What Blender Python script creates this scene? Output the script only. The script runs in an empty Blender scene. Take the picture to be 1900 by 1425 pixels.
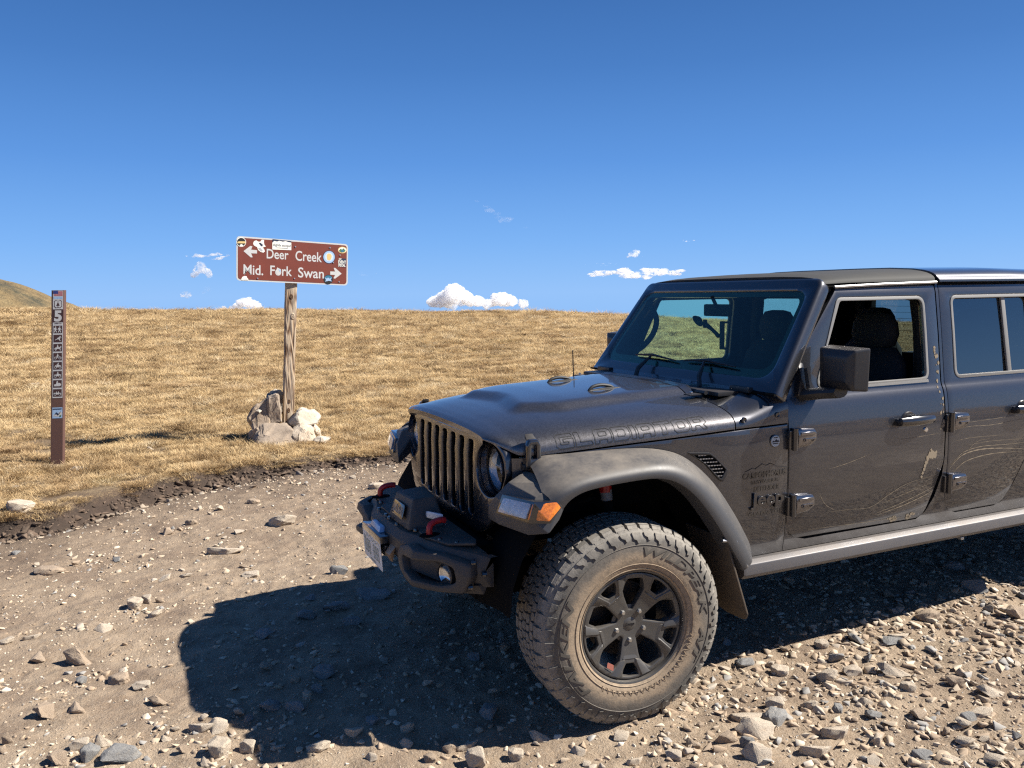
import bpy, bmesh, math, random
import numpy as np
from mathutils import Vector, Matrix
rad = math.radians
random.seed(7); rng = np.random.RandomState(7)
scene = bpy.context.scene
COL = scene.collection

# ---------------------------------------------------------------- camera
cam_d = bpy.data.cameras.new('camera'); cam = bpy.data.objects.new('camera', cam_d); COL.objects.link(cam)
CAM = Vector((-1.7578, -3.6129, 1.7238))
_y, _p, _r = 0.42701, -0.10875, -0.01498
_f = Vector((math.sin(_y), math.cos(_y), 0)); _ri = _f.cross(Vector((0, 0, 1)))
_f2 = _f * math.cos(_p) + Vector((0, 0, 1)) * math.sin(_p); _u = _ri.cross(_f2)
_r2 = _ri * math.cos(_r) + _u * math.sin(_r); _u2 = -_ri * math.sin(_r) + _u * math.cos(_r)
mw = Matrix((( _r2.x, _u2.x, -_f2.x, CAM.x), (_r2.y, _u2.y, -_f2.y, CAM.y), (_r2.z, _u2.z, -_f2.z, CAM.z), (0, 0, 0, 1)))
cam.matrix_world = mw
cam_d.sensor_width = 36; cam_d.lens = 36 * 1548.44 / 1900
cam_d.clip_start = 0.05; cam_d.clip_end = 30000
scene.camera = cam

# ---------------------------------------------------------------- sky, sun, exposure
SUN = Vector((0.95, -0.46, 1.0)).normalized()
sun_el = math.asin(SUN.z); sun_az = math.atan2(SUN.x, SUN.y)
world = bpy.data.worlds.new('World'); scene.world = world; world.use_nodes = True
nt = world.node_tree; nt.nodes.clear()
wo = nt.nodes.new('ShaderNodeOutputWorld'); bg = nt.nodes.new('ShaderNodeBackground')
sk = nt.nodes.new('ShaderNodeTexSky'); sk.sky_type = 'NISHITA'; sk.sun_disc = False
sk.sun_elevation = sun_el; sk.sun_rotation = sun_az; sk.altitude = 3600; sk.air_density = 1.45; sk.dust_density = 0.55; sk.ozone_density = 4.0
# the deep clear blue of high-altitude air: the physical sky is graded by elevation
gc = nt.nodes.new('ShaderNodeNewGeometry'); sx = nt.nodes.new('ShaderNodeSeparateXYZ'); nt.links.new(gc.outputs['Incoming'], sx.inputs[0])
ab = nt.nodes.new('ShaderNodeMath'); ab.operation = 'MULTIPLY'; ab.inputs[1].default_value = -1.0; nt.links.new(sx.outputs[2], ab.inputs[0])
rp = nt.nodes.new('ShaderNodeValToRGB'); nt.links.new(ab.outputs[0], rp.inputs[0]); el = rp.color_ramp.elements
SKYC = [(0.0, (1.12, 2.36, 4.5)), (0.06, (0.80, 1.96, 4.20)), (0.15, (0.45, 1.36, 3.45)), (0.25, (0.26, 0.91, 2.55)), (0.36, (0.15, 0.60, 1.85)), (1.0, (0.09, 0.28, 0.8))]
while len(el) < len(SKYC): el.new(0.5)
for i, (a, c) in enumerate(SKYC): el[i].position = a; el[i].color = tuple(v / 10 for v in c) + (1,)
sc10 = nt.nodes.new('ShaderNodeVectorMath'); sc10.operation = 'SCALE'; sc10.inputs['Scale'].default_value = 10.0; nt.links.new(rp.outputs[0], sc10.inputs[0])
mxs = nt.nodes.new('ShaderNodeMix'); mxs.data_type = 'RGBA'; mxs.inputs[0].default_value = 0.94
nt.links.new(sk.outputs[0], mxs.inputs[6]); nt.links.new(sc10.outputs[0], mxs.inputs[7])
nt.links.new(mxs.outputs[2], bg.inputs[0]); bg.inputs[1].default_value = 0.10
nt.links.new(bg.outputs[0], wo.inputs[0])
sd = bpy.data.lights.new('sun', 'SUN'); so = bpy.data.objects.new('sun', sd); COL.objects.link(so)
sd.energy = 5.0; sd.angle = rad(0.53); sd.color = (1.0, 0.945, 0.86)
so.rotation_euler = SUN.to_track_quat('Z', 'Y').to_euler()
scene.view_settings.view_transform = 'Standard'; scene.view_settings.look = 'None'
scene.view_settings.exposure = 1.08; scene.view_settings.gamma = 1.0; scene.view_settings.use_curve_mapping = False
scene.render.engine = 'CYCLES'
cy = scene.cycles
cy.max_bounces = 10; cy.diffuse_bounces = 3; cy.glossy_bounces = 4; cy.transmission_bounces = 6
cy.transparent_max_bounces = 16; cy.volume_bounces = 14; cy.use_denoising = False; cy.filter_width = 1.25
cy.caustics_reflective = False; cy.caustics_refractive = False; cy.sample_clamp_indirect = 6

# ---------------------------------------------------------------- materials
def srgb(*c):
    return tuple(((v / 255) / 12.92 if v / 255 <= 0.04045 else ((v / 255 + 0.055) / 1.055) ** 2.4) for v in c) + (1.0,)

class NT:
    def __init__(s, name):
        s.m = bpy.data.materials.new(name); s.m.use_nodes = True; s.t = s.m.node_tree; s.t.nodes.clear()
        s.out = s.n('ShaderNodeOutputMaterial')
    def n(s, typ, **kw):
        nd = s.t.nodes.new(typ)
        for k, v in kw.items():
            if k.startswith('i_'):
                key = k[2:].replace('_', ' ')
                nd.inputs[key].default_value = v
            else: setattr(nd, k, v)
        return nd
    def l(s, a, b): s.t.links.new(a, b)
    def setin(s, sock, v):
        if isinstance(v, bpy.types.NodeSocket): s.l(v, sock)
        else: sock.default_value = v
    def coords(s, kind='Object', scale=None):
        tc = s.n('ShaderNodeTexCoord'); o = tc.outputs[kind]
        if scale is not None:
            mp = s.n('ShaderNodeMapping'); s.l(o, mp.inputs[0]); mp.inputs['Scale'].default_value = scale; o = mp.outputs[0]
        return o
    def pos(s):
        return s.n('ShaderNodeNewGeometry').outputs['Position']
    def noise(s, vec, scale, detail=4, rough=0.55, dist=0.0):
        nd = s.n('ShaderNodeTexNoise'); s.l(vec, nd.inputs['Vector']); nd.inputs['Scale'].default_value = scale
        nd.inputs['Detail'].default_value = detail; nd.inputs['Roughness'].default_value = rough; nd.inputs['Distortion'].default_value = dist
        return nd.outputs['Fac']
    def ramp(s, fac, stops):
        r = s.n('ShaderNodeValToRGB'); s.l(fac, r.inputs[0]); e = r.color_ramp.elements
        while len(e) < len(stops): e.new(0.5)
        for i, (p, c) in enumerate(stops):
            e[i].position = p; e[i].color = c if len(c) == 4 else tuple(c) + (1,)
        return r.outputs[0]
    def fr(s, fac, a, b):
        r = s.n('ShaderNodeMapRange'); s.l(fac, r.inputs[0]); r.inputs[1].default_value = a; r.inputs[2].default_value = b; return r.outputs[0]
    def mix(s, fac, a, b, mode='MIX'):
        m = s.n('ShaderNodeMix', data_type='RGBA', blend_type=mode)
        s.setin(m.inputs[0], fac); s.setin(m.inputs[6], a); s.setin(m.inputs[7], b); return m.outputs[2]
    def math(s, op, a, b=0.0):
        m = s.n('ShaderNodeMath', operation=op); s.setin(m.inputs[0], a); s.setin(m.inputs[1], b); return m.outputs[0]
    def bump(s, h, strength, dist=0.01, normal=None):
        b = s.n('ShaderNodeBump'); s.l(h, b.inputs['Height']); b.inputs['Strength'].default_value = strength; b.inputs['Distance'].default_value = dist
        if normal is not None: s.l(normal, b.inputs['Normal'])
        return b.outputs[0]
    def pbr(s, color, rough=0.5, metal=0.0, normal=None, **kw):
        b = s.n('ShaderNodeBsdfPrincipled')
        s.setin(b.inputs['Base Color'], color); s.setin(b.inputs['Roughness'], rough); s.setin(b.inputs['Metallic'], metal)
        if normal is not None: s.l(normal, b.inputs['Normal'])
        for k, v in kw.items(): s.setin(b.inputs[k.replace('_', ' ')], v)
        s.l(b.outputs[0], s.out.inputs[0]); return b

def simple(name, color, rough=0.5, metal=0.0, var=0.0, scale=20, bump=0.0, **kw):
    t = NT(name); c = tuple(color[:3]) + (1,)
    o = t.coords()
    col = c; nrm = None
    if var > 0:
        nf = t.noise(o, scale, 5)
        col = t.ramp(nf, [(0.3, tuple(v * (1 - var) for v in c[:3])), (0.7, tuple(min(1, v * (1 + var)) for v in c[:3]))])
    if bump > 0:
        nrm = t.bump(t.noise(o, scale * 6, 3), bump, 0.002)
    t.pbr(col, rough, metal, nrm, **kw); return t.m

# ---------------------------------------------------------------- object helpers
def tag(o, label=None, cat=None, group=None, kind=None):
    if label: o['label'] = label
    if cat: o['category'] = cat
    if group: o['group'] = group
    if kind: o['kind'] = kind
    return o
def empty(name, loc=(0, 0, 0), parent=None):
    o = bpy.data.objects.new(name, None); COL.objects.link(o); o.location = loc; o.empty_display_size = 0.1
    if parent: o.parent = parent
    return o
def link_mesh(name, me, mat, parent=None):
    if mat is not None:
        me.materials.clear(); me.materials.append(mat)
    o = bpy.data.objects.new(name, me); COL.objects.link(o)
    if parent: o.parent = parent
    return o
def finish(me, smooth=True, angle=35):
    if smooth:
        me.polygons.foreach_set('use_smooth', [True] * len(me.polygons))
        me.set_sharp_from_angle(angle=rad(angle))
    me.update()
def from_bm(name, bm, mat, parent=None, smooth=True, angle=35, recalc=True):
    if recalc: bmesh.ops.recalc_face_normals(bm, faces=bm.faces)
    me = bpy.data.meshes.new(name); bm.to_mesh(me); bm.free(); finish(me, smooth, angle)
    return link_mesh(name, me, mat, parent)
def from_py(name, v, f, mat, parent=None, smooth=True, angle=35, recalc=True):
    bm = bmesh.new(); vs = [bm.verts.new(p) for p in v]
    for q in f:
        try: bm.faces.new([vs[i] for i in q])
        except ValueError: pass
    return from_bm(name, bm, mat, parent, smooth, angle, recalc)
def bm_join(bm, me_or_bm, mat4=None):
    if isinstance(me_or_bm, bmesh.types.BMesh):
        me = bpy.data.meshes.new('tmp'); me_or_bm.to_mesh(me); me_or_bm.free()
    else: me = me_or_bm
    if mat4 is not None: me.transform(mat4)
    bm.from_mesh(me); bpy.data.meshes.remove(me)
def bm_box(c, s, bevel=0.0, rot=None, seg=2):
    bm = bmesh.new(); bmesh.ops.create_cube(bm, size=1)
    bmesh.ops.scale(bm, vec=s, verts=bm.verts)
    if bevel > 0: bmesh.ops.bevel(bm, geom=list(bm.edges), offset=bevel, segments=seg, affect='EDGES', profile=0.7)
    if rot: bm.transform(rot.to_4x4() if hasattr(rot, 'to_4x4') else rot)
    bmesh.ops.translate(bm, vec=c, verts=bm.verts); return bm
def box(name, c, s, mat, parent=None, bevel=0.004, rot=None):
    return from_bm(name, bm_box(c, s, bevel, rot), mat, parent)
def bm_hull(pts, bevel=0.0, seg=2):
    bm = bmesh.new()
    for p in pts: bm.verts.new(p)
    r = bmesh.ops.convex_hull(bm, input=bm.verts)
    bmesh.ops.delete(bm, geom=list({g for g in r['geom_interior'] + r['geom_unused'] if isinstance(g, bmesh.types.BMVert)}), context='VERTS')
    bmesh.ops.dissolve_limit(bm, angle_limit=rad(2), verts=bm.verts, edges=bm.edges)
    if bevel > 0: bmesh.ops.bevel(bm, geom=list(bm.edges), offset=bevel, segments=seg, affect='EDGES', profile=0.7, clamp_overlap=True)
    return bm
def hull(name, pts, mat, parent=None, bevel=0.004, seg=2, angle=30):
    return from_bm(name, bm_hull(pts, bevel, seg), mat, parent, True, angle)
def bm_tube(pts, r, n=8, cap=True):
    bm = bmesh.new(); P = [Vector(p) for p in pts]; rr = r if isinstance(r, (list, tuple)) else [r] * len(P)
    rings = []; ref = None
    for i, p in enumerate(P):
        t = ((P[min(i + 1, len(P) - 1)] - P[max(i - 1, 0)])).normalized()
        if ref is None: ref = t.orthogonal().normalized()
        ref = (ref - t * ref.dot(t)).normalized(); b = t.cross(ref)
        rings.append([bm.verts.new(p + (ref * math.cos(2 * math.pi * k / n) + b * math.sin(2 * math.pi * k / n)) * rr[i]) for k in range(n)])
    for a, b in zip(rings, rings[1:]):
        for k in range(n): bm.faces.new((a[k], a[(k + 1) % n], b[(k + 1) % n], b[k]))
    if cap: bm.faces.new(rings[0][::-1]); bm.faces.new(rings[-1])
    return bm
def tube(name, pts, r, mat, parent=None, n=8): return from_bm(name, bm_tube(pts, r, n), mat, parent)
def smooth_path(pts, n=6):
    P = [Vector(p) for p in pts]; out = []
    for i in range(len(P) - 1):
        p0 = P[max(i - 1, 0)]; p1 = P[i]; p2 = P[i + 1]; p3 = P[min(i + 2, len(P) - 1)]
        for k in range(n):
            t = k / n
            out.append(0.5 * ((2 * p1) + (-p0 + p2) * t + (2 * p0 - 5 * p1 + 4 * p2 - p3) * t * t + (-p0 + 3 * p1 - 3 * p2 + p3) * t ** 3))
    out.append(P[-1]); return out
def bm_loft(rings, closed=True, cap=True):
    bm = bmesh.new(); R = [[bm.verts.new(p) for p in r] for r in rings]; n = len(R[0])
    for a, b in zip(R, R[1:]):
        for k in range(n if closed else n - 1): bm.faces.new((a[k], a[(k + 1) % n], b[(k + 1) % n], b[k]))
    if cap and closed:
        bm.faces.new(R[0][::-1]); bm.faces.new(R[-1])
    return bm
def loft(name, rings, mat, parent=None, closed=True, cap=True, angle=35): return from_bm(name, bm_loft(rings, closed, cap), mat, parent, True, angle)
def bm_lathe(prof, n=48, axis='y', closed=False):
    """prof: list of (radius, axial); revolved about the local axis."""
    bm = bmesh.new(); R = []
    for k in range(n):
        a = 2 * math.pi * k / n; c, s = math.cos(a), math.sin(a)
        if axis == 'y': R.append([bm.verts.new((r * c, w, r * s)) for r, w in prof])
        elif axis == 'x': R.append([bm.verts.new((w, r * c, r * s)) for r, w in prof])
        else: R.append([bm.verts.new((r * c, r * s, w)) for r, w in prof])
    m = len(prof)
    for k in range(n):
        a, b = R[k], R[(k + 1) % n]
        for i in range(m if closed else m - 1): bm.faces.new((a[i], a[(i + 1) % m], b[(i + 1) % m], b[i]))
    bmesh.ops.remove_doubles(bm, verts=bm.verts, dist=1e-6)
    return bm
def rpoly(pts, r, seg=5):
    """polygon with rounded corners; r is one radius or one per corner"""
    n = len(pts); out = []; P = [Vector((p[0], p[1])) for p in pts]
    for i in range(n):
        ri = r[i] if isinstance(r, (list, tuple)) else r
        p = P[i]; a = P[i - 1] - p; b = P[(i + 1) % n] - p
        if ri <= 1e-5: out.append(tuple(p)); continue
        la, lb = a.length, b.length; a.normalize(); b.normalize()
        ang = math.acos(max(-1, min(1, a.dot(b))))
        if ang > math.pi - 0.03: out.append(tuple(p)); continue
        d = min(ri / math.tan(ang / 2), la * 0.48, lb * 0.48)
        for k in range(seg + 1):
            t = k / seg; q = (p + a * d) * (1 - t) ** 2 + p * 2 * t * (1 - t) + (p + b * d) * t * t
            out.append(tuple(q))
    return out
def curve_mesh(cu, cuts_u=(), cuts_v=()):
    ob = bpy.data.objects.new('tmp_curve', cu); COL.objects.link(ob)
    dg = bpy.context.evaluated_depsgraph_get(); dg.update()
    me = bpy.data.meshes.new_from_object(ob.evaluated_get(dg), depsgraph=dg)
    bpy.data.objects.remove(ob)
    bm = bmesh.new(); bm.from_mesh(me); bpy.data.meshes.remove(me)
    bmesh.ops.remove_doubles(bm, verts=bm.verts, dist=1e-5)
    for c in cuts_u: bmesh.ops.bisect_plane(bm, geom=list(bm.verts) + list(bm.edges) + list(bm.faces), dist=1e-5, plane_co=(c, 0, 0), plane_no=(1, 0, 0))
    for c in cuts_v: bmesh.ops.bisect_plane(bm, geom=list(bm.verts) + list(bm.edges) + list(bm.faces), dist=1e-5, plane_co=(0, c, 0), plane_no=(0, 1, 0))
    return bm
def bm_plate(loops, t, bevel=0.0, cuts_u=(), cuts_v=()):
    """flat plate in (u,v), thickness t along w centred on 0, with holes"""
    cu = bpy.data.curves.new('c', 'CURVE'); cu.dimensions = '2D'; cu.fill_mode = 'BOTH'
    cu.extrude = max(t / 2 - bevel, 0.0); cu.bevel_depth = bevel; cu.bevel_resolution = 1; cu.offset = -bevel
    for lp in loops:
        sp = cu.splines.new('POLY'); sp.points.add(len(lp) - 1)
        for i, p in enumerate(lp): sp.points[i].co = (p[0], p[1], 0, 1)
        sp.use_cyclic_u = True
    bm = curve_mesh(cu, cuts_u, cuts_v); bpy.data.curves.remove(cu); return bm
def plate(name, loops, t, fn, mat, parent=None, bevel=0.0, cuts_u=(), cuts_v=(), angle=35):
    bm = bm_plate(loops, t, bevel, cuts_u, cuts_v)
    for v in bm.verts: v.co = Vector(fn(*v.co))
    return from_bm(name, bm, mat, parent, True, angle)
def bm_text(s, size, t=0.002, shear=0.0, bold=0.0, align='CENTER', space=1.0, sx=1.0, outline=None, cuts_u=()):
    cu = bpy.data.curves.new('t', 'FONT'); cu.body = s; cu.size = size; cu.extrude = t / 2; cu.shear = shear; cu.offset = bold
    cu.align_x = align; cu.align_y = 'CENTER'; cu.space_character = space
    if outline: cu.fill_mode = 'NONE'; cu.bevel_depth = outline; cu.bevel_resolution = 0; cu.extrude = 0
    cu.resolution_u = 4
    bm = curve_mesh(cu); bpy.data.curves.remove(cu)
    for v in bm.verts: v.co.x *= sx
    for c in cuts_u: bmesh.ops.bisect_plane(bm, geom=list(bm.verts) + list(bm.edges) + list(bm.faces), dist=1e-5, plane_co=(c, 0, 0), plane_no=(1, 0, 0))
    return bm
def text(name, s, size, fn, mat, parent=None, **kw):
    bm = bm_text(s, size, **kw)
    for v in bm.verts: v.co = Vector(fn(*v.co))
    return from_bm(name, bm, mat, parent, False)
def circ(cx, cy, r, n=24, ry=None, rot=0.0):
    ry = ry or r
    return [(cx + r * math.cos(2 * math.pi * k / n) * math.cos(rot) - ry * math.sin(2 * math.pi * k / n) * math.sin(rot),
             cy + r * math.cos(2 * math.pi * k / n) * math.sin(rot) + ry * math.sin(2 * math.pi * k / n) * math.cos(rot)) for k in range(n)]

# ---------------------------------------------------------------- terrain
_perm = np.random.RandomState(3).rand(256, 256)
def vnoise(x, y):
    xi = np.floor(x).astype(int); yi = np.floor(y).astype(int); fx = x - xi; fy = y - yi
    fx = fx * fx * (3 - 2 * fx); fy = fy * fy * (3 - 2 * fy)
    g = lambda a, b: _perm[a % 256, b % 256]
    return (g(xi, yi) * (1 - fx) + g(xi + 1, yi) * fx) * (1 - fy) + (g(xi, yi + 1) * (1 - fx) + g(xi + 1, yi + 1) * fx) * fy
def fbm(x, y, s, o=4):
    r = 0; a = 0.5; t = 0
    for i in range(o):
        r = r + a * vnoise(x * s + 17.3 * i, y * s + 9.1 * i); t += a; a *= 0.5; s *= 2.03
    return r / t - 0.5
EX = np.array([-60, -12, -6, -4, -3.2, -2.75, -2.4, -2.0, -1.58, -1.1, -0.6, 0.0, 0.5, 1.5, 3, 6, 12, 60.])
EY = np.array([-4, -.5, 2.2, 3.15, 3.5, 3.66, 3.72, 4.1, 4.5, 4.68, 4.72, 4.78, 4.7, 4.9, 5.3, 5.8, 6.5, 12.])
def edge_d(x, y):
    """metres into the meadow from the lip of the bank (negative on the road)"""
    w = 0.16 * fbm(x, y, 1.6, 3) + 0.07 * fbm(x, y, 6.0, 2)
    d1 = (y - np.interp(x, EX, EY)) * 0.8 + w
    d2 = (-9.0 + 0.02 * x - y) + 3 * w          # the meadow on the near side of the road
    return np.maximum(d1, d2)
def sstep(a, b, x):
    t = np.clip((x - a) / (b - a), 0, 1); return t * t * (3 - 2 * t)
AZ = np.radians(np.array([-180, -60, -7, 2, 12, 22.7, 32, 38.5, 44, 90, 180.]))
EL = np.tan(np.radians(np.array([-1.2, -0.9, -0.62, -0.78, -1.05, -1.35, -1.72, -2.15, -2.3, -2.4, -1.2])))
DC = 62.0
def height(x, y):
    d = edge_d(x, y)
    g = sstep(-0.13, 0.03, d)
    clod = 0.075 * fbm(x, y, 9.0, 3) * np.exp(-((d + 0.12) / 0.13) ** 2)
    rough = clod + 0.030 * fbm(x, y, 0.9, 3) + 0.030 * fbm(x, y, 4.3, 4) + 0.020 * fbm(x, y, 18, 3)
    road = rough - 0.006 + 0.026 * np.clip(x, -1.9, 2.4)
    # a worn dip and a low crown along the wheel tracks
    road = road - 0.012 * np.exp(-((y + 0.85) / 0.22) ** 2) - 0.012 * np.exp(-((y - 0.85) / 0.22) ** 2)
    road = road + 0.02 * np.exp(-((d + 0.3) / 0.25) ** 2) * (fbm(x, y, 2.2, 3) + 0.2)
    dx = x - CAM.x; dy = y - CAM.y; D = np.hypot(dx, dy); az = np.arctan2(dx, dy)
    zc = CAM.z + DC * np.interp(az, AZ, EL)
    u = np.clip((D - 8) / (DC - 8), 0, 1)
    u2 = u * u * (1.15 - 0.15 * u)
    mead = 0.105 + (zc - 0.105) * u2 + 0.05 * fbm(x, y, 0.45, 3) * sstep(0, 1.5, d) + 0.07 * fbm(x, y, 1.7, 3) * sstep(0, .8, d) + (0.02 + 0.35 * u) * fbm(x, y, 0.12, 3)
    mead = mead - np.where(D > DC, 0.055 * (D - DC) + 0.02 * np.minimum(D - DC, 30), 0)
    far = sstep(10, 30, D)
    return road * (1 - g) * (1 - 0) + mead * g - (1 - g) * far * 0.02 * (D - 10)
def axis_pts(a, b, step, lo, hi, grow):
    m = list(np.arange(a, b, step)); s = step; v = b
    while v < hi: m.append(v); s *= grow; v += s
    s = step; v = a - step; pre = []
    while v > lo: pre.append(v); s *= grow; v -= s
    return np.array(pre[::-1] + m)
def grid_mesh(name, xs, ys, zf):
    X, Y = np.meshgrid(xs, ys); Z = zf(X, Y); nx, ny = len(xs), len(ys)
    V = np.stack([X, Y, Z], -1).reshape(-1, 3)
    i = (np.arange(ny - 1)[:, None] * nx + np.arange(nx - 1)[None]).reshape(-1)
    F = np.stack([i, i + 1, i + nx + 1, i + nx], -1)
    me = bpy.data.meshes.new(name); me.vertices.add(len(V)); me.vertices.foreach_set('co', V.ravel())
    me.loops.add(F.size); me.polygons.add(len(F)); me.loops.foreach_set('vertex_index', F.ravel())
    me.polygons.foreach_set('loop_start', np.arange(0, F.size, 4)); me.polygons.foreach_set('use_smooth', np.ones(len(F), bool))
    me.update(calc_edges=True); return me, X, Y, Z
xs = axis_pts(-3.4, 3.4, 0.017, -6000, 6000, 1.035); ys = axis_pts(-2.0, 5.6, 0.017, -6000, 6000, 1.035)
me, GX, GY, GZ = grid_mesh('ground', xs, ys, height)
att = me.attributes.new('meadow', 'FLOAT', 'POINT'); att.data.foreach_set('value', edge_d(GX, GY).ravel().astype(np.float32))

t = NT('ground_soil')
P = t.pos(); A = t.n('ShaderNodeAttribute', attribute_name='meadow').outputs['Fac']
n1 = t.noise(P, 0.9, 5); n2 = t.noise(P, 9, 5, 0.6); n3 = t.noise(P, 70, 4, 0.7); n4 = t.noise(P, 2.6, 4)
dirt = t.ramp(n2, [(0.28, (0.125, 0.086, 0.055)), (0.5, (0.285, 0.207, 0.136)), (0.74, (0.41, 0.315, 0.22))])
dirt = t.mix(t.fr(n3, 0.35, 0.75), dirt, (0.36, 0.285, 0.205, 1))
dirt = t.mix(t.math('MULTIPLY', t.fr(n4, 0.46, 0.68), 0.65), dirt, (0.15, 0.10, 0.067, 1))
vor = t.n('ShaderNodeTexVoronoi'); t.l(P, vor.inputs['Vector']); vor.inputs['Scale'].default_value = 95
vd = vor.outputs['Distance']
dirt = t.mix(t.math('MULTIPLY', t.fr(vd, 0.42, 0.12), 0.35), dirt, (0.38, 0.32, 0.255, 1))
soil = t.ramp(n2, [(0.3, (0.028, 0.019, 0.014)), (0.6, (0.065, 0.043, 0.030)), (0.8, (0.12, 0.082, 0.055))])
near = t.math('ADD', A, t.math('MULTIPLY', t.math('SUBTRACT', n4, 0.5), 1.5))
dirt = t.mix(t.math('MULTIPLY', t.fr(near, -3.2, -0.4), 0.5), dirt, (0.175, 0.122, 0.080, 1))
dirt = t.mix(t.math('MULTIPLY', t.fr(near, -0.95, -0.12), 0.75), dirt, t.mix(0.35, soil, dirt))
dirt = t.mix(t.fr(t.math('ADD', A, t.math('MULTIPLY', t.math('SUBTRACT', n2, 0.5), 0.5)), -0.30, -0.12), dirt, soil)
thatch = t.ramp(t.math('ADD', t.math('MULTIPLY', t.noise(P, 3.3, 6, 0.7), 0.45), t.math('MULTIPLY', t.noise(P, 38, 5, 0.75), 0.55)), [(0.36, (0.07, 0.045, 0.028)), (0.50, (0.15, 0.10, 0.055)), (0.64, (0.32, 0.24, 0.13))])
thatch = t.mix(t.fr(t.noise(P, 0.21, 5, 0.6), 0.52, 0.72), thatch, (0.17, 0.12, 0.075, 1))
col = t.mix(t.fr(t.math('ADD', A, t.math('MULTIPLY', t.math('SUBTRACT', n3, 0.5), 0.2)), -0.03, 0.03), dirt, thatch)
hgt = t.math('ADD', t.math('MULTIPLY', n3, 0.7), t.math('MULTIPLY', t.fr(vd, 0.5, 0.0), 0.18))
nb = t.bump(hgt, 1.0, 0.010)
nb = t.bump(t.noise(P, 11, 8, 0.75), 0.6, 0.05, nb)
t.pbr(col, 0.95, 0, nb); MAT_GROUND = t.m
go = link_mesh('ground', me, MAT_GROUND); tag(go, kind='structure')

def gz(x, y): return float(height(np.array([float(x)]), np.array([float(y)]))[0])

# the far hill on the left
def hillz(x, y):
    r = np.hypot((x + 100) / 92, (y - 372) / 60)
    return -27 + 51.5 * np.exp(-r * r * 0.9) * (1 + 0.25 * fbm(x, y, 0.02, 4)) + 3.2 * fbm(x, y, 0.06, 5)
hx = np.linspace(-330, 90, 170); hy = np.linspace(230, 520, 110)
me, _, _, _ = grid_mesh('hill', hx, hy, hillz)
t = NT('hill_grass'); P = t.pos()
c = t.ramp(t.noise(P, 0.09, 8, 0.72), [(0.3, (0.11, 0.08, 0.040)), (0.5, (0.24, 0.17, 0.080)), (0.7, (0.29, 0.215, 0.105))])
c = t.mix(t.fr(t.noise(P, 0.035, 6, 0.7), 0.55, 0.66), c, (0.07, 0.066, 0.04, 1))
t.pbr(c, 0.95, 0, t.bump(t.noise(P, 0.35, 6, 0.7), 1.0, 3.0))
tag(link_mesh('hill', me, t.m), kind='structure')

# ---------------------------------------------------------------- rock materials
def rock_mat(name, base, var):
    t = NT(name); o = t.coords(); n = t.noise(o, 22, 8, 0.7); n2 = t.noise(o, 7, 4)
    oi = t.n('ShaderNodeObjectInfo')
    c = t.ramp(n, [(0.28, tuple(v * 0.62 for v in base)), (0.5, base), (0.74, tuple(min(0.80, v * 1.2) for v in base))])
    c = t.mix(t.math('MULTIPLY', t.fr(n2, 0.5, 0.7), 0.6), c, var + (1,))
    c = t.mix(t.fr(oi.outputs['Random'], 0.0, 1.0) , c, t.mix(0.5, c, tuple(v * 0.72 for v in base) + (1,)))
    sp = t.fr(t.noise(o, 160, 2, 0.6), 0.62, 0.7)
    c = t.mix(t.math('MULTIPLY', sp, 0.5), c, tuple(v * 0.45 for v in base) + (1,))
    nb = t.bump(t.noise(o, 90, 6, 0.75), 0.5, 0.004); nb = t.bump(t.noise(o, 20, 5, 0.7), 0.6, 0.012, nb)
    t.pbr(c, 0.88, 0, nb); return t.m
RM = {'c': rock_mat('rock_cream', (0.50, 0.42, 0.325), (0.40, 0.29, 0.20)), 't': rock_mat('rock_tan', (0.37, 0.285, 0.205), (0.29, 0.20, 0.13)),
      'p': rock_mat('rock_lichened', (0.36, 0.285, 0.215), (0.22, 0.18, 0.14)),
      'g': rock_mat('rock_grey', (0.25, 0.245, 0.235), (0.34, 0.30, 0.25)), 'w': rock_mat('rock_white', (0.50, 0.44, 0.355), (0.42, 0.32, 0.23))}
def rock_bm(seed, n=15, sub=1, amp=0.05, flat=1.0):
    r = random.Random(seed); pts = []
    for i in range(n):
        v = Vector((r.gauss(0, 1), r.gauss(0, 1), r.gauss(0, 1))).normalized()
        e = 0.5 * r.uniform(0.86, 1.04)
        s = Vector((abs(v.x) ** 0.8 * math.copysign(1, v.x), abs(v.y) ** 0.8 * math.copysign(1, v.y), abs(v.z) ** 0.7 * math.copysign(1, v.z)))
        pts.append(s * e)
    bm = bm_hull(pts, 0.03, 1)
    if sub:
        bmesh.ops.triangulate(bm, faces=bm.faces)
        for k in range(sub):
            bmesh.ops.subdivide_edges(bm, edges=bm.edges, cuts=1, use_grid_fill=True)
        from mathutils import noise as mn
        for v in bm.verts:
            p = v.co * 3 + Vector((seed * 1.7, 0, 0)); v.co += v.co.normalized() * amp * (mn.noise(p) + 0.5 * mn.noise(p * 2.3) + 0.3 * mn.noise(p * 5.1))
    # normalise to unit box
    mx = [max(abs(v.co[i]) for v in bm.verts) for i in range(3)]
    for v in bm.verts: v.co = Vector((v.co.x / mx[0] * 0.5, v.co.y / mx[1] * 0.5, v.co.z / mx[2] * 0.5))
    return bm
def rock_me(seed, **kw):
    bm = rock_bm(seed, **kw); bmesh.ops.recalc_face_normals(bm, faces=bm.faces)
    me = bpy.data.meshes.new('rock'); bm.to_mesh(me); bm.free(); finish(me, True, 28); return me
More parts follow.
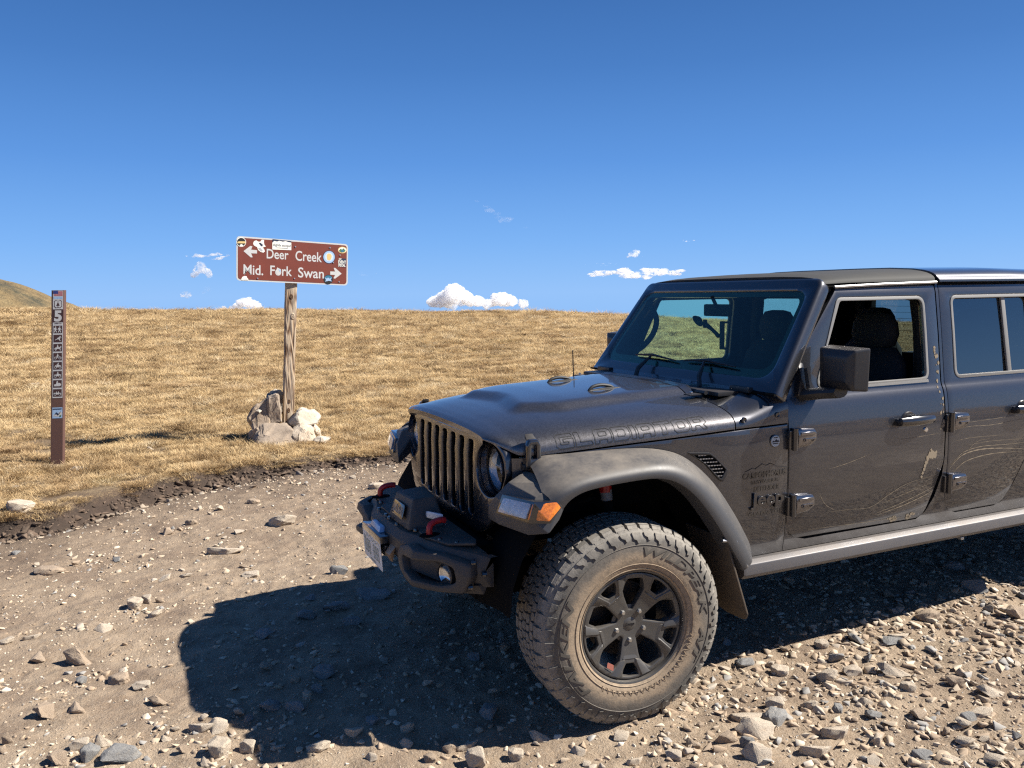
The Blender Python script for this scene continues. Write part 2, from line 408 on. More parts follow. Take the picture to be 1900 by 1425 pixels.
HERO = [
    (-2.079, 0.891, 0.171, 0.118, 't', 'large rounded tan rock standing alone on the sunny left side of the road'),
    (-0.778, 2.849, 0.229, 0.116, 'c', 'cream broken block of stone on the road in front of the sign post'),
    (-1.241, 2.313, 0.253, 0.074, 'c', 'long cream slab tilted on the road just above the truck shadow'),
    (-2.338, 2.444, 0.193, 0.056, 't', 'flat tapering tan stone near the left end of the road bank'),
    (-1.831, 1.528, 0.093, 0.068, 'c', 'round pale stone at the left end of a small cluster in mid road'),
    (-1.765, 1.564, 0.082, 0.063, 'c', 'pale upright stone second from left in the small mid road cluster'),
    (-1.692, 1.557, 0.063, 0.051, 't', 'small tan stone right of the mid road cluster'),
    (-1.727, 1.33, 0.079, 0.042, 'c', 'flat pale stone just below the mid road cluster'),
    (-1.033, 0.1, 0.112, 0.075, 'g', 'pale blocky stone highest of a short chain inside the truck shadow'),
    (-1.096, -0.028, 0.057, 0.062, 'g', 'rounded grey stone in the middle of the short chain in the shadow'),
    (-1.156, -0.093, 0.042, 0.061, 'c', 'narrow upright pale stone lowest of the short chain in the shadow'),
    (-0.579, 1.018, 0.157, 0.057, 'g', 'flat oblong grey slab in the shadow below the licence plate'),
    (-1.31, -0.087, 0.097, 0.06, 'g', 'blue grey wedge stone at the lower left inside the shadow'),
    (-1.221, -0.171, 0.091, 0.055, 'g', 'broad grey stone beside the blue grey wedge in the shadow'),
    (-2.28, 1.003, 0.121, 0.048, 't', 'flat tan stone left of the large rounded tan rock'),
    (-1.986, 1.224, 0.093, 0.052, 'c', 'low pale stone above and right of the large rounded tan rock'),
    (-1.901, 0.545, 0.113, 0.055, 't', 'brown grey stone right of and below the large rounded tan rock'),
    (-1.804, 0.412, 0.089, 0.039, 'c', 'flat cream stone between two brown stones left of the shadow tip'),
    (-1.74, 0.242, 0.09, 0.052, 't', 'tan oblong stone just left of the rounded shadow tip'),
    (-2.189, 0.31, 0.087, 0.069, 't', 'squarish tan rock at the lower left with a sunlit top'),
    (-2.07, 0.294, 0.105, 0.065, 't', 'angular tan rock beside the squarish one at the lower left'),
    (-1.888, -0.197, 0.146, 0.083, 'g', 'biggest mottled grey rock at the bottom left edge of the road'),
    (-1.999, -0.143, 0.084, 0.071, 'g', 'blue grey pointed rock left of the biggest bottom left rock'),
    (-2.035, -0.044, 0.085, 0.056, 'c', 'rounded cream rock above the blue grey pointed rock'),
    (-1.952, -0.061, 0.077, 0.056, 'c', 'cream rock right above the biggest bottom left rock'),
    (-2.109, -0.118, 0.079, 0.062, 't', 'tan rock at the very bottom left below the rounded cream one'),
    (-1.582, -0.128, 0.11, 0.057, 'c', 'long cream stone touching its twin left of the shadow tip'),
    (-1.533, -0.16, 0.101, 0.057, 'c', 'cream oval stone right of its long twin at the shadow tip'),
    (-1.541, -0.35, 0.092, 0.088, 'c', 'tall rough cream rock below the pair of long stones'),
    (-1.433, -0.362, 0.072, 0.059, 'c', 'knobbly cream rock at the bottom edge of the shadow tip'),
    (-1.59, -0.399, 0.057, 0.041, 'c', 'small cream rock at the very bottom under the tall rough one'),
    (-1.189, -0.504, 0.096, 0.05, 'c', 'cream boulder with a flat top at the bottom edge of the shadow'),
    (-1.032, -0.453, 0.074, 0.056, 'c', 'smooth cream stone half inside the bottom edge of the shadow'),
    (-0.873, -0.626, 0.059, 0.038, 'c', 'low pale stone under the mirror shadow edge'),
    (-0.722, -0.72, 0.063, 0.042, 't', 'brownish stone left end of a row along the shadow edge'),
    (-0.668, -0.857, 0.081, 0.081, 'c', 'large upright cream stone at the bottom below the shadow'),
    (-0.378, -0.826, 0.097, 0.051, 'c', 'flat cream stone just left of the front tyre contact'),
    (-0.836, -0.523, 0.057, 0.057, 'c', 'upright pale stone inside the shadow near its lower edge'),
    (-0.66, -0.734, 0.096, 0.038, 'c', 'long flat pale stone in the row along the shadow edge'),
    (0.713, -0.732, 0.093, 0.054, 'g', 'smooth blue grey stone right behind the front tyre'),
    (0.797, -0.865, 0.082, 0.043, 'c', 'pale crumbly stone right of the blue grey one behind the tyre'),
    (1.074, -1.014, 0.081, 0.053, 'c', 'pointed pale stone in the sunny gravel below the side rail'),
    (1.217, -1.122, 0.137, 0.062, 'c', 'broad flat cream slab in the middle of the sunny gravel'),
    (0.931, -1.014, 0.089, 0.071, 'c', 'tall folded cream rock left of the broad flat slab'),
    (0.421, -1.106, 0.139, 0.048, 'c', 'long bright cream slab near the bottom right of the tyre'),
    (0.356, -1.231, 0.149, 0.083, 'c', 'biggest cream slab in the rock pile right of the tyre'),
    (0.494, -1.186, 0.107, 0.064, 'g', 'dark grey triangular stone wedged behind the biggest cream slab'),
    (0.564, -1.09, 0.08, 0.062, 'c', 'round white stone on top of the rock pile'),
    (0.225, -1.205, 0.103, 0.07, 't', 'rough tan boulder at the lower left of the rock pile'),
    (0.265, -1.274, 0.061, 0.049, 'g', 'small blue grey stone beside the rough tan boulder'),
    (0.626, -1.357, 0.112, 0.066, 'c', 'bright rounded cream rock right of the rock pile'),
    (0.239, -1.365, 0.11, 0.079, 'c', 'rough grainy cream boulder at the bottom of the rock pile'),
    (1.871, -0.76, 0.121, 0.066, 't', 'brown block at the shadow edge under the rear door'),
    (1.361, -1.299, 0.074, 0.06, 't', 'knobbly tan cube shaped stone far right in the gravel'),
    (1.432, -1.424, 0.117, 0.054, 'c', 'wide cream rock at the right edge of the gravel'),
    (2.233, -0.983, 0.109, 0.081, 't', 'brown rock at the right edge beside the shadow'),
    (0.468, -1.418, 0.112, 0.068, 'c', 'tan wedge rock at the bottom right of the rock pile'),
    (0.85, -1.336, 0.069, 0.039, 'g', 'small blue grey flat stone in the right gravel'),
    (1.144, -1.246, 0.064, 0.045, 'c', 'small pale round stone in the right gravel above the cube shaped one'),
    (1.169, -1.511, 0.064, 0.038, 'g', 'small dark grey stone near the right edge of the gravel'),
    (0.633, -1.045, 0.05, 0.059, 'c', 'narrow upright white stone between the folded rock and the pile'),
    (0.698, -1.149, 0.058, 0.053, 'c', 'pale rounded stone next to the narrow upright white one'),
    (0.09, -1.167, 0.069, 0.041, 't', 'low tan stone left of the rough tan boulder'),
    (0.911, -1.235, 0.062, 0.036, 'c', 'thin pale chip below the tall folded rock'),
    (0.777, -1.221, 0.053, 0.039, 'g', 'small dark slate stone above the bright rounded cream rock'),
    (0.788, -1.617, 0.075, 0.031, 'g', 'long thin blue grey stone at the bottom right'),
    (0.853, -1.672, 0.07, 0.023, 'c', 'long thin cream stone beside the bottom right blue grey one'),
    (1.243, -1.518, 0.107, 0.039, 'c', 'wide low cream slab at the far right lower gravel'),
    (1.562, -0.841, 0.1, 0.037, 'c', 'thin cream slab at the sunny edge of the right shadow'),
    (1.495, -0.874, 0.114, 0.036, 'g', 'thin dark slab just under the thin cream slab'),
    (1.163, -0.741, 0.067, 0.041, 'c', 'small tan stone in sunny gravel under the front door'),
    (-0.363, -0.067, 0.062, 0.041, 'g', 'small oval stone in the shadow left of the tyre'),
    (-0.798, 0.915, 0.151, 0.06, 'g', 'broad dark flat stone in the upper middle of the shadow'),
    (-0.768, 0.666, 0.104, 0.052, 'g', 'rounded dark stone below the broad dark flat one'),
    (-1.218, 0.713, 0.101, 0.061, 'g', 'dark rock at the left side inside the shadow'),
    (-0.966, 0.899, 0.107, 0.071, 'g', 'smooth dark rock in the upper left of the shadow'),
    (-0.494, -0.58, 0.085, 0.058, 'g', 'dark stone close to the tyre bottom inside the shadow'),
    (2.38, -0.643, 0.118, 0.077, 'g', 'dark slab in the shade under the rear door'),
    (2.582, -0.356, 0.121, 0.07, 'g', 'dark rock deep in the shade under the truck'),
    (-0.653, 1.481, 0.115, 0.068, 'g', 'dark rock breaking the top edge of the truck shadow'),
    (-0.518, 0.996, 0.138, 0.057, 'g', 'second dark slab below the licence plate'),
    (-2.289, 5.146, 0.183, 0.092, 'c', 'jagged white stone in the grass right of the trail marker base'),
    (-2.625, 3.711, 0.208, 0.108, 'c', 'layered pink cream rock in the grass at the left edge'),
    (-3.425, 13.964, 0.298, 0.099, 'c', 'flat white stone far up the meadow behind the trail marker'),
    (-1.63, 6.1, 0.093, 0.052, 'c', 'small white stone in the grass between marker and sign'),
    (-2.754, 4.673, 0.066, 0.047, 'c', 'tiny pale stone in the grass above the layered rock'),
    (-1.529, 4.181, 0.057, 0.057, 'c', 'small upright white stone on the soil below the bank'),
    (-1.416, 3.23, 0.101, 0.059, 't', 'brown stone on the upper road left of the cream block'),
    (0.161, 3.544, 0.135, 0.067, 'c', 'brown cream rock against the bank left of the bumper'),
    (-1.145, 1.775, 0.124, 0.024, 'c', 'thin white sliver of stone above the shadow'),
    (-1.164, 1.97, 0.085, 0.028, 't', 'small tan chip just above the white sliver'),
    (-1.53, 1.96, 0.089, 0.028, 'c', 'small tan chip left of the white sliver'),
    (-2.328, 1.325, 0.091, 0.046, 'c', 'pale flat stone at the left edge of the road'),
    (-0.894, 3.652, 0.101, 0.046, 't', 'small tan stone left of the bumper on the upper road'),
    (-2.58, 3.004, 0.068, 0.03, 'g', 'small blue stone near the left end of the bank'),
    (-1.942, 2.54, 0.059, 0.037, 'g', 'small grey stone in the upper left of the road'),
    (-2.304, 0.133, 0.052, 0.061, 't', 'tan rock cut by the left edge at the bottom'),
    (-2.447, 1.29, 0.084, 0.039, 'c', 'flat white stone at the left edge beside the tan rock'),
    (-0.152, -1.141, 0.064, 0.04, 'c', 'cream stone at the bottom right of the shadow below the tyre'),
    (-0.309, -0.993, 0.061, 0.045, 'c', 'cream stone at the bottom directly below the tyre tread'),
    (-0.525, -0.901, 0.061, 0.049, 'c', 'cream stone at the bottom left of the tyre'),
    (-0.018, -1.205, 0.068, 0.04, 'c', 'cream stone below the tyre contact patch'),
    (-1.722, -0.127, 0.048, 0.03, 'c', 'tiny pale stone left of the pair of long stones'),
    (-1.669, -0.268, 0.046, 0.038, 't', 'tiny tan stone under the pair of long stones'),
    (-1.319, -0.398, 0.051, 0.034, 'c', 'little cream stone near the bottom edge of the shadow tip'),
    (-1.02, -0.654, 0.053, 0.033, 'c', 'little cream stone at the very bottom centre left'),
    (-0.818, -0.756, 0.053, 0.037, 't', 'little tan stone at the very bottom centre'),
]
def _rk(me, c):
    me.materials.clear(); me.materials.append(RM[c]); return me
rmesh = {c: [_rk(rock_me(10 + 31 * i + ord(c), n=12 + i % 6, sub=2, amp=0.06), c) for i in range(6)] for c in 'ctgw'}
def put_rock(me, x, y, w, h, rz, name, label, group=None, sink=0.25, tilt=(0, 0), depth=None):
    o = bpy.data.objects.new(name, me); COL.objects.link(o)
    dp = depth or w * 0.8
    o.scale = (w, dp, h); o.rotation_euler = (tilt[0], tilt[1], rz)
    o.location = (x, y, gz(x, y) + h * (0.5 - sink)); tag(o, label, 'rock', group); return o
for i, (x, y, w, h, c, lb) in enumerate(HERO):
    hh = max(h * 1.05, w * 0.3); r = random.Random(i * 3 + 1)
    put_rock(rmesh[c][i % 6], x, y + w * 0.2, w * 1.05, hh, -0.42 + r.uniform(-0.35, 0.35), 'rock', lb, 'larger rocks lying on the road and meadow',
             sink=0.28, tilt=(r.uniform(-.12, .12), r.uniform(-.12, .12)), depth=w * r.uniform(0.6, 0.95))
# stones: the largest few hundred loose ones are individuals
smesh = {c: [_rk(rock_me(500 + 17 * i + ord(c), n=11, sub=1, amp=0.05), c) for i in range(5)] for c in 'ctg'}
r = random.Random(99); taken = [(h[0], h[1], h[2] * 0.6) for h in HERO]; ns = 0; tries = 0; stones = []
def cluster(x, y):
    v = 0.25 + 0.9 * max(0, float(fbm(np.array([x]), np.array([y]), 0.9, 3)[0]) * 3 + 0.2)
    if x > 0.1 and y < -0.75: v += 0.75
    if y < 0.3: v += 0.25
    if x < -1.3 and y < 0.1: v += 0.3
    return v
while ns < 190 and tries < 12000:
    tries += 1
    x = r.uniform(-2.7, 3.0); y = -1.75 + (6.2 * r.random() ** 1.9)
    d = Vector((x - CAM.x, y - CAM.y)); ang = math.atan2(d.x, d.y) - 0.427
    if abs(ang) > 0.62 or d.length < 2.5: continue
    if float(edge_d(np.array([x]), np.array([y]))[0]) > -0.25: continue
    if r.random() > cluster(x, y): continue
    if math.hypot(x, (y + 0.78) * 1.2) < 0.24: continue
    w = r.uniform(0.03, 0.072) * (0.8 + 0.25 * d.length / 3)
    if any((x - a) ** 2 + (y - b) ** 2 < (c + w * 0.6) ** 2 for a, b, c in taken): continue
    taken.append((x, y, w * 0.5)); ns += 1
    c = r.choice('cccccttg'); shade = (y > -0.45 and x > -1.5 and y < 1.0)
    o = put_rock(r.choice(smesh[c]), x, y, w, w * r.uniform(0.45, 0.75), r.uniform(0, 6.28), 'stone', 'small loose stone', 'small loose stones on the dirt road',
                 sink=0.22, tilt=(r.uniform(-.3, .3), r.uniform(-.3, .3)), depth=w * r.uniform(0.6, 1))
    stones.append((x, y, {'c': 'cream', 't': 'tan', 'g': 'grey'}[c], o))
# every loose stone is told apart by the larger rock it lies beside
CUT = ' on in at just near of below right left beside inside standing touching under between to breaking behind cut half above close deep wedged next against far from across up directly'.split()
def short(lb):
    ws = lb.split(); 
    for i in range(2, len(ws)):
        if ws[i] in CUT: return ' '.join(ws[:i])
    return lb
sh_names = [short(h[5]) for h in HERO]; anchors = [(h, n) for h, n in zip(HERO, sh_names) if sh_names.count(n) == 1 and len(n.split()) < 9]
rgt, fwd = (0.9094, -0.4156), (0.4140, 0.9103); bucket = {}
for x, y, cn, o in stones:
    h, n = min(anchors, key=lambda q: (q[0][0] - x) ** 2 + (q[0][1] - y) ** 2); dx, dy = x - h[0], y - h[1]
    a, b = dx * rgt[0] + dy * rgt[1], dx * fwd[0] + dy * fwd[1]
    dr = ('right of' if a > 0 else 'left of') if abs(a) > abs(b) else ('behind' if b > 0 else 'in front of')
    bucket.setdefault((n, dr, cn), []).append((math.hypot(dx, dy), o))
ORD = ['', 'second ', 'third ', 'fourth ', 'fifth ', 'sixth ', 'seventh ', 'eighth ', 'ninth ', 'tenth ', 'eleventh ', 'twelfth ']
for (n, dr, cn), L_ in bucket.items():
    L_.sort(key=lambda q: q[0])
    for k, (d_, o) in enumerate(L_):
        o['label'] = (ORD[min(k, 11)] or ('nearest ' if len(L_) > 1 else '')) + 'small ' + cn + ' stone ' + dr + ' the ' + n

# fine gravel: one object of tens of thousands of chips
def gravel(N, seed):
    rr = np.random.RandomState(seed); bases = []
    for s in range(8):
        bm = rock_bm(900 + s, n=9 if s < 4 else 7, sub=0); bmesh.ops.triangulate(bm, faces=bm.faces)
        if s >= 0:
            pass
        V = np.array([v.co[:] for v in bm.verts]); F = np.array([[v.index for v in f.verts] for f in bm.faces]); bm.free(); bases.append((V, F))
    x = -3.2 + 9.5 * rr.rand(N * 4) ** 1.15; y = -2.2 + 8.0 * rr.rand(N * 4) ** 1.5
    dd = edge_d(x, y); dens = 0.12 + 1.1 * np.maximum(0, fbm(x, y, 0.9, 4) + 0.02) + 1.6 * np.exp(-((dd + .12) / .10) ** 2) + 0.26 * sstep(0.0, 0.5, x) * sstep(-0.5, -0.9, y) + 0.2 * sstep(-1.1, -1.5, x) * sstep(0.2, -0.2, y) + 0.10 * (y < 0.2) + 1.6 * np.maximum(0, fbm(x, y, 3.5, 3) - .04)
    dist = np.hypot(x - CAM.x, y - CAM.y)
    keep = (dd < -0.04) & (rr.rand(N * 4) < dens) & (dist > 2.2)
    x, y, dist = x[keep][:N], y[keep][:N], dist[keep][:N]; n = len(x)
    reg = sstep(-0.2, 0.4, x) * sstep(-0.55, -0.85, y) + 0.75 * sstep(-1.1, -1.5, x) * sstep(0.25, -0.2, y) + 0.4 * (y < 0.3)
    s = 0.0034 + 0.0165 * rr.rand(n) ** (5.4 - 2.6 * np.clip(reg, 0, 1)) + 0.003 * (dist > 4); s *= np.where((x > 0.0) & (y < -0.6), 1.3, 1.0)
    z = height(x, y)
    pal = np.array([(0.43, 0.345, 0.25), (0.50, 0.42, 0.32), (0.38, 0.285, 0.195), (0.31, 0.235, 0.165), (0.27, 0.265, 0.25), (0.55, 0.49, 0.40), (0.38, 0.325, 0.26)])
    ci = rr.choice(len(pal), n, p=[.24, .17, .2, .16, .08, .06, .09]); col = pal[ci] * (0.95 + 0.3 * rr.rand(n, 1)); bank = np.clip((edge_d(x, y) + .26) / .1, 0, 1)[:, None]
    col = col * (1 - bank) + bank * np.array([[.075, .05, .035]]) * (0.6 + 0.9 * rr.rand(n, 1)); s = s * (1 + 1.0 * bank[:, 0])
    bi = rr.randint(0, 8, n); VV = []; FF = []; CC = []; off = 0
    for b, (V, F) in enumerate(bases):
        m = bi == b; k = m.sum()
        if not k: continue
        a = rr.rand(k) * 6.283; tl = rr.uniform(-.5, .5, k); ca, sa = np.cos(a), np.sin(a); ct, st_ = np.cos(tl), np.sin(tl)
        sx, sy, sz = s[m] * 1.15, s[m] * rr.uniform(.6, 1, k), s[m] * rr.uniform(.4, .75, k)
        P = V[None] * np.stack([sx, sy, sz], -1)[:, None] * 2.1
        X = P[..., 0] * ct[:, None] - P[..., 2] * st_[:, None]; Z = P[..., 0] * st_[:, None] + P[..., 2] * ct[:, None]; Y = P[..., 1]
        X2 = X * ca[:, None] - Y * sa[:, None]; Y2 = X * sa[:, None] + Y * ca[:, None]
        W = np.stack([X2 + x[m][:, None], Y2 + y[m][:, None], Z + (z[m] + sz * 0.05)[:, None]], -1)
        VV.append(W.reshape(-1, 3)); FF.append((F[None] + (np.arange(k) * len(V))[:, None, None] + off).reshape(-1, 3)); off += k * len(V)
        CC.append(np.repeat(col[m], len(V), 0))
    V = np.concatenate(VV); F = np.concatenate(FF); C = np.concatenate(CC)
    me = bpy.data.meshes.new('gravel'); me.vertices.add(len(V)); me.vertices.foreach_set('co', V.ravel().astype(np.float32))
    me.loops.add(F.size); me.polygons.add(len(F)); me.loops.foreach_set('vertex_index', F.ravel().astype(np.int32)); me.polygons.foreach_set('loop_start', np.arange(0, F.size, 3))
    me.update(calc_edges=True)
    at = me.color_attributes.new('tone', 'FLOAT_COLOR', 'POINT'); at.data.foreach_set('color', np.concatenate([C, np.ones((len(C), 1))], 1).ravel().astype(np.float32))
    return me
t = NT('gravel_chips'); a = t.n('ShaderNodeVertexColor', layer_name='tone').outputs[0]
t.pbr(t.mix(t.noise(t.pos(), 220, 3), t.mix(0.35, a, (0.22, 0.16, 0.11, 1)), a), 0.92, 0, t.bump(t.noise(t.pos(), 400, 3), 0.4, 0.002))
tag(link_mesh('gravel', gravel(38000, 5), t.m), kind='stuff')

# ---------------------------------------------------------------- rocks piled round the sign post
def cairn(name, pts, mat, label, seed, sub=2, bev=0.030):
    bm = bm_hull(pts, bev, 3); bmesh.ops.triangulate(bm, faces=bm.faces)
    for k in range(sub): bmesh.ops.subdivide_edges(bm, edges=bm.edges, cuts=1)
    from mathutils import noise as mn
    cpt = sum((Vector(p) for p in pts), Vector()) / len(pts)
    for v in bm.verts:
        p = v.co * 5 + Vector((seed, 0, 0)); v.co += (v.co - cpt).normalized() * (0.036 * mn.noise(p) + 0.022 * mn.noise(p * 2.7) + 0.010 * mn.noise(p * 7) + 0.006 * mn.noise(p * 17))
    for v in bm.verts: v.co -= cpt
    o = from_bm(name, bm, mat, None, True, 26); o.location = cpt; tag(o, label, 'rock', 'rocks piled round the sign post'); return o
BX, BY, BZ = -0.20, 6.02, 0.10
def cp(u, v, w): return (BX + u, BY + v, BZ + w * .93)   # u right, v away, w up
# pile: image scale about 6.3 mm per picture pixel at this distance
cairn('rock', [cp(-.38, -.30, -.08), cp(-.40, -.24, .12), cp(-.30, -.16, .24), cp(-.14, -.22, .27), cp(-.02, -.34, .20), cp(.02, -.44, .0), cp(-.24, -.46, -.04), cp(-.04, -.1, .22), cp(-.3, .05, -.08), cp(.02, -.1, -.08), cp(-.34, -.40, .06)], RM['p'], 'largest rough slab leaning in front of the sign post', 3)
cairn('rock', [cp(-.06, -.36, .0), cp(-.02, -.38, .14), cp(.10, -.36, .24), cp(.22, -.28, .22), cp(.25, -.34, .08), cp(.20, -.44, -.05), cp(.05, -.46, -.05), cp(.24, -.08, .18), cp(.05, -.12, .24), cp(.24, -.1, -.05)], RM['c'], 'rounded pale rock under the white boulder at the front of the pile', 17)
cairn('rock', [cp(-.30, -.50, -.04), cp(-.28, -.50, .05), cp(-.20, -.54, .07), cp(-.12, -.50, .04), cp(-.14, -.46, -.04), cp(-.2, -.44, .06), cp(-.22, -.58, -.04)], RM['t'], 'small brown stone at the front foot of the pile', 71)
cairn('rock', [cp(-.02, -.20, .22), cp(.06, -.26, .36), cp(.16, -.22, .40), cp(.30, -.14, .37), cp(.38, -.10, .27), cp(.33, -.2, .20), cp(.10, -.28, .20), cp(.1, 0.0, .2), cp(.3, .04, .22), cp(.16, .03, .38)], RM['w'], 'smooth white boulder resting right of the sign post', 9)
cairn('rock', [cp(-.44, .0, .22), cp(-.44, -.04, .32), cp(-.30, -.02, .50), cp(-.20, -.02, .54), cp(-.20, -.14, .10), cp(-.36, -.12, .12), cp(-.34, .2, .1), cp(-.2, .2, .48), cp(-.42, .15, .25)], RM['t'], 'dark shaded rock at the upper left of the pile', 14)
cairn('rock', [cp(-.22, -.08, .18), cp(-.21, -.10, .54), cp(-.09, -.12, .56), cp(-.07, -.09, .24), cp(-.10, .12, .2), cp(-.2, .14, .56), cp(-.09, .12, .6)], RM['p'], 'pale upright rock standing close left of the post', 21)
cairn('rock', [cp(-.15, .1, .3), cp(-.17, .08, .58), cp(-.04, .06, .63), cp(.0, .09, .56), cp(.03, .12, .3), cp(-.1, .3, .3), cp(-.08, .25, .6)], RM['w'], 'white rock behind the post at the top of the pile', 33)
cairn('rock', [cp(-.42, -.12, .02), cp(-.44, -.06, .18), cp(-.34, -.2, .2), cp(-.22, -.2, .2), cp(-.25, .0, .22), cp(-.4, .12, .0), cp(-.28, -.24, .0)], RM['t'], 'brown rock under the dark rock on the left of the pile', 41)
cairn('rock', [cp(.22, -.46, -.04), cp(.20, -.44, .06), cp(.30, -.46, .07), cp(.42, -.36, .03), cp(.40, -.44, -.05), cp(.3, -.3, .06), cp(.25, -.56, -.04), cp(.36, -.52, -.04)], RM['w'], 'small white rock at the right foot of the pile', 47)
cairn('rock', [cp(.22, -.16, .0), cp(.24, -.15, .2), cp(.34, -.1, .18), cp(.36, -.12, .0), cp(.3, .1, .0), cp(.26, .1, .2), cp(.3, -.2, .1)], RM['c'], 'pale block supporting the white boulder on the right', 52)
cairn('rock', [cp(-.36, -.06, .38), cp(-.33, -.07, .41), cp(-.28, -.06, .39), cp(-.3, -.02, .42), cp(-.31, -.09, .37)], RM['w'], 'tiny white chip lying on the dark upper left rock', 60, sub=1, bev=0.004)

# ---------------------------------------------------------------- wooden sign post
t = NT('weathered_wood'); o = t.coords(scale=(1, 1, 0.09)); n = t.noise(o, 26, 6, 0.6, 0.8); w = t.n('ShaderNodeTexWave', wave_type='RINGS', bands_direction='Z')
t.l(o, w.inputs[0]); w.inputs['Scale'].default_value = 13; w.inputs['Distortion'].default_value = 9; w.inputs['Detail'].default_value = 3; w.inputs['Detail Scale'].default_value = 1.4
g = w.outputs['Fac']
c = t.ramp(g, [(0.0, (0.115, 0.060, 0.028)), (0.35, (0.33, 0.215, 0.125)), (0.8, (0.47, 0.36, 0.24))])
c = t.mix(t.math('MULTIPLY', t.fr(n, 0.45, 0.65), 0.6), c, (0.40, 0.34, 0.27, 1))
t.pbr(c, 0.85, 0, t.bump(t.math('ADD', g, n), 0.9, 0.006)); WOOD = t.m
knotm = simple('knot_wood', (0.13, 0.075, 0.04), 0.85, 0, 0.3, 60, 0.5)
S = empty('wooden_road_sign', (BX, BY, BZ)); tag(S, 'brown road sign with white lettering and stickers on a weathered wooden post', 'road sign')
top = Vector((0.115, 0, 1.80)); bm = bmesh.new()
rings = []; N = 26; hw, hd = 0.060, 0.05
for k in range(N + 1):
    f = k / N; c0 = top * f; base = []
    for (a, b) in rpoly([(-hw, -hd), (hw, -hd), (hw, hd), (-hw, hd)], 0.012, 3):
        j = 0.0015 * math.sin(f * 31 + a * 40) + 0.0015 * math.sin(f * 77 + b * 90)
        base.append((c0.x + a * (1 + 0.02 * math.sin(f * 9)) + j, c0.y + b + j, c0.z + (-.2 if k == 0 else 0)))
    rings.append(base)
loft('post', rings, WOOD, S, angle=50)
for kz, kx, kr in [(1.62, .0, .021), (1.40, .018, .026), (.34, -.005, .02), (.44, .0, .018)]:
    cx = top.x * kz / 1.8 + kx
    bm = bm_lathe([(0.0, -.004), (kr * .35, -.005), (kr * .55, -.001), (kr * .8, -.006), (kr * 1.1, -.002), (kr * 1.25, .004)], 20, 'y')
    for v in bm.verts: v.co = Vector((v.co.x * .75 + cx, v.co.y - hd - 0.001, v.co.z * 1.25 + kz))
    from_bm('knot', bm, knotm if kr < .024 else WOOD, S, True, 60)
# board, drawn in its own plane: u right, v up, w towards the viewer
BC = Vector((0.145, -0.075, 2.005)); yaw = rad(9); tl = rad(-2.9)
eu = Vector((math.cos(yaw), math.sin(yaw), 0)); en = Vector((math.sin(yaw), -math.cos(yaw), 0)); ev = Vector((0, 0, 1))
eu2 = eu * math.cos(tl) + ev * math.sin(tl); ev2 = -eu * math.sin(tl) + ev * math.cos(tl)
SW, SH = 1.27, 0.475
def bd(u, v, w=0.0): return tuple(BC + eu2 * u + ev2 * v + en * w)
def Z(X, Y): return ((X - 945) / 1590 * SW, -(Y - (428 + .052 * (X - 945))) / 1590 * SW * 1.02)
brown = simple('sign_brown', srgb(108, 45, 29), 0.55, 0, 0.10, 6, 0.05); white = simple('sign_white', (0.50, 0.50, 0.485), 0.5, 0, 0.04, 30)
steel = simple('bolt_steel', (0.5, 0.5, 0.5), 0.35, 0.8)
outer = rpoly([(-SW / 2, -SH / 2), (SW / 2, -SH / 2), (SW / 2, SH / 2), (-SW / 2, SH / 2)], 0.045, 6)
inner = rpoly([(-SW / 2 + .016, -SH / 2 + .016), (SW / 2 - .016, -SH / 2 + .016), (SW / 2 - .016, SH / 2 - .016), (-SW / 2 + .016, SH / 2 - .016)], 0.036, 6)
bo = plate('sign_board', [outer], 0.004, bd, white, S); 
plate('sign_face', [inner], 0.0012, lambda u, v, w: bd(u, v, w + .0033), brown, bo)
def sg_text(s, X0, X1, Ymid, caph, mat=white, name='lettering', bold=.0016, w0=.0048, parent=None, rot=0.0):
    u0, v0 = Z(X0, Ymid); u1, v1 = Z(X1, Ymid + .0 * (X1 - X0)); W_ = u1 - u0; H_ = caph / 1590 * SW
    bm = bm_text(s, 1.0, t=0.0, bold=bold * 8, align='LEFT')
    xs_ = [v.co.x for v in bm.verts]; ys_ = [v.co.y for v in bm.verts]
    cap = max(ys_) - min(0, 0); mnx, mxx = min(xs_), max(xs_); base = [v.co.y for v in bm.verts]
    lo = -0.36 if True else min(base)
    lo = min(ys_)
    for v in bm.verts:
        a = (v.co.x - mnx) / (mxx - mnx) * W_; b = (v.co.y - lo) / (max(ys_) - lo) * H_ - H_ / 2
        v.co = Vector(bd(u0 + a, v0 + b, w0))
    return from_bm(name, bm, mat, parent or bo, False)
sg_text('Deer', 557, 862, 322, 132); sg_text('Creek', 960, 1345, 345, 140)
sg_text('Mid.', 243, 510, 532, 136); sg_text('Fork', 607, 912, 545, 134); sg_text('Swan', 1000, 1378, 572, 142)
def poly(name, pts, mat, w=.0048, parent=None, t=.0004): return plate(name, [[Z(*p) for p in pts]], t, lambda a, b, c: bd(a, b, c + w), mat, parent or bo)
poly('arrow', [(243, 292), (335, 222), (362, 228), (345, 272), (425, 278), (425, 322), (345, 320), (366, 372), (340, 374)], white)
poly('arrow', [(1645, 592), (1545, 662), (1522, 655), (1545, 610), (1472, 606), (1472, 560), (1545, 562), (1522, 512), (1545, 510)], white)
navy = simple('sticker_navy', srgb(28, 40, 66), 0.5); cream = simple('sticker_cream', srgb(228, 226, 214), 0.5); blk = simple('sticker_black', srgb(24, 24, 26), 0.5)
blue = simple('sticker_blue', srgb(150, 178, 208), 0.5); gold = simple('sticker_gold', srgb(206, 178, 118), 0.5); green = simple('sticker_green', srgb(70, 110, 72), 0.5); teal = simple('sticker_teal', srgb(44, 104, 130), 0.5)
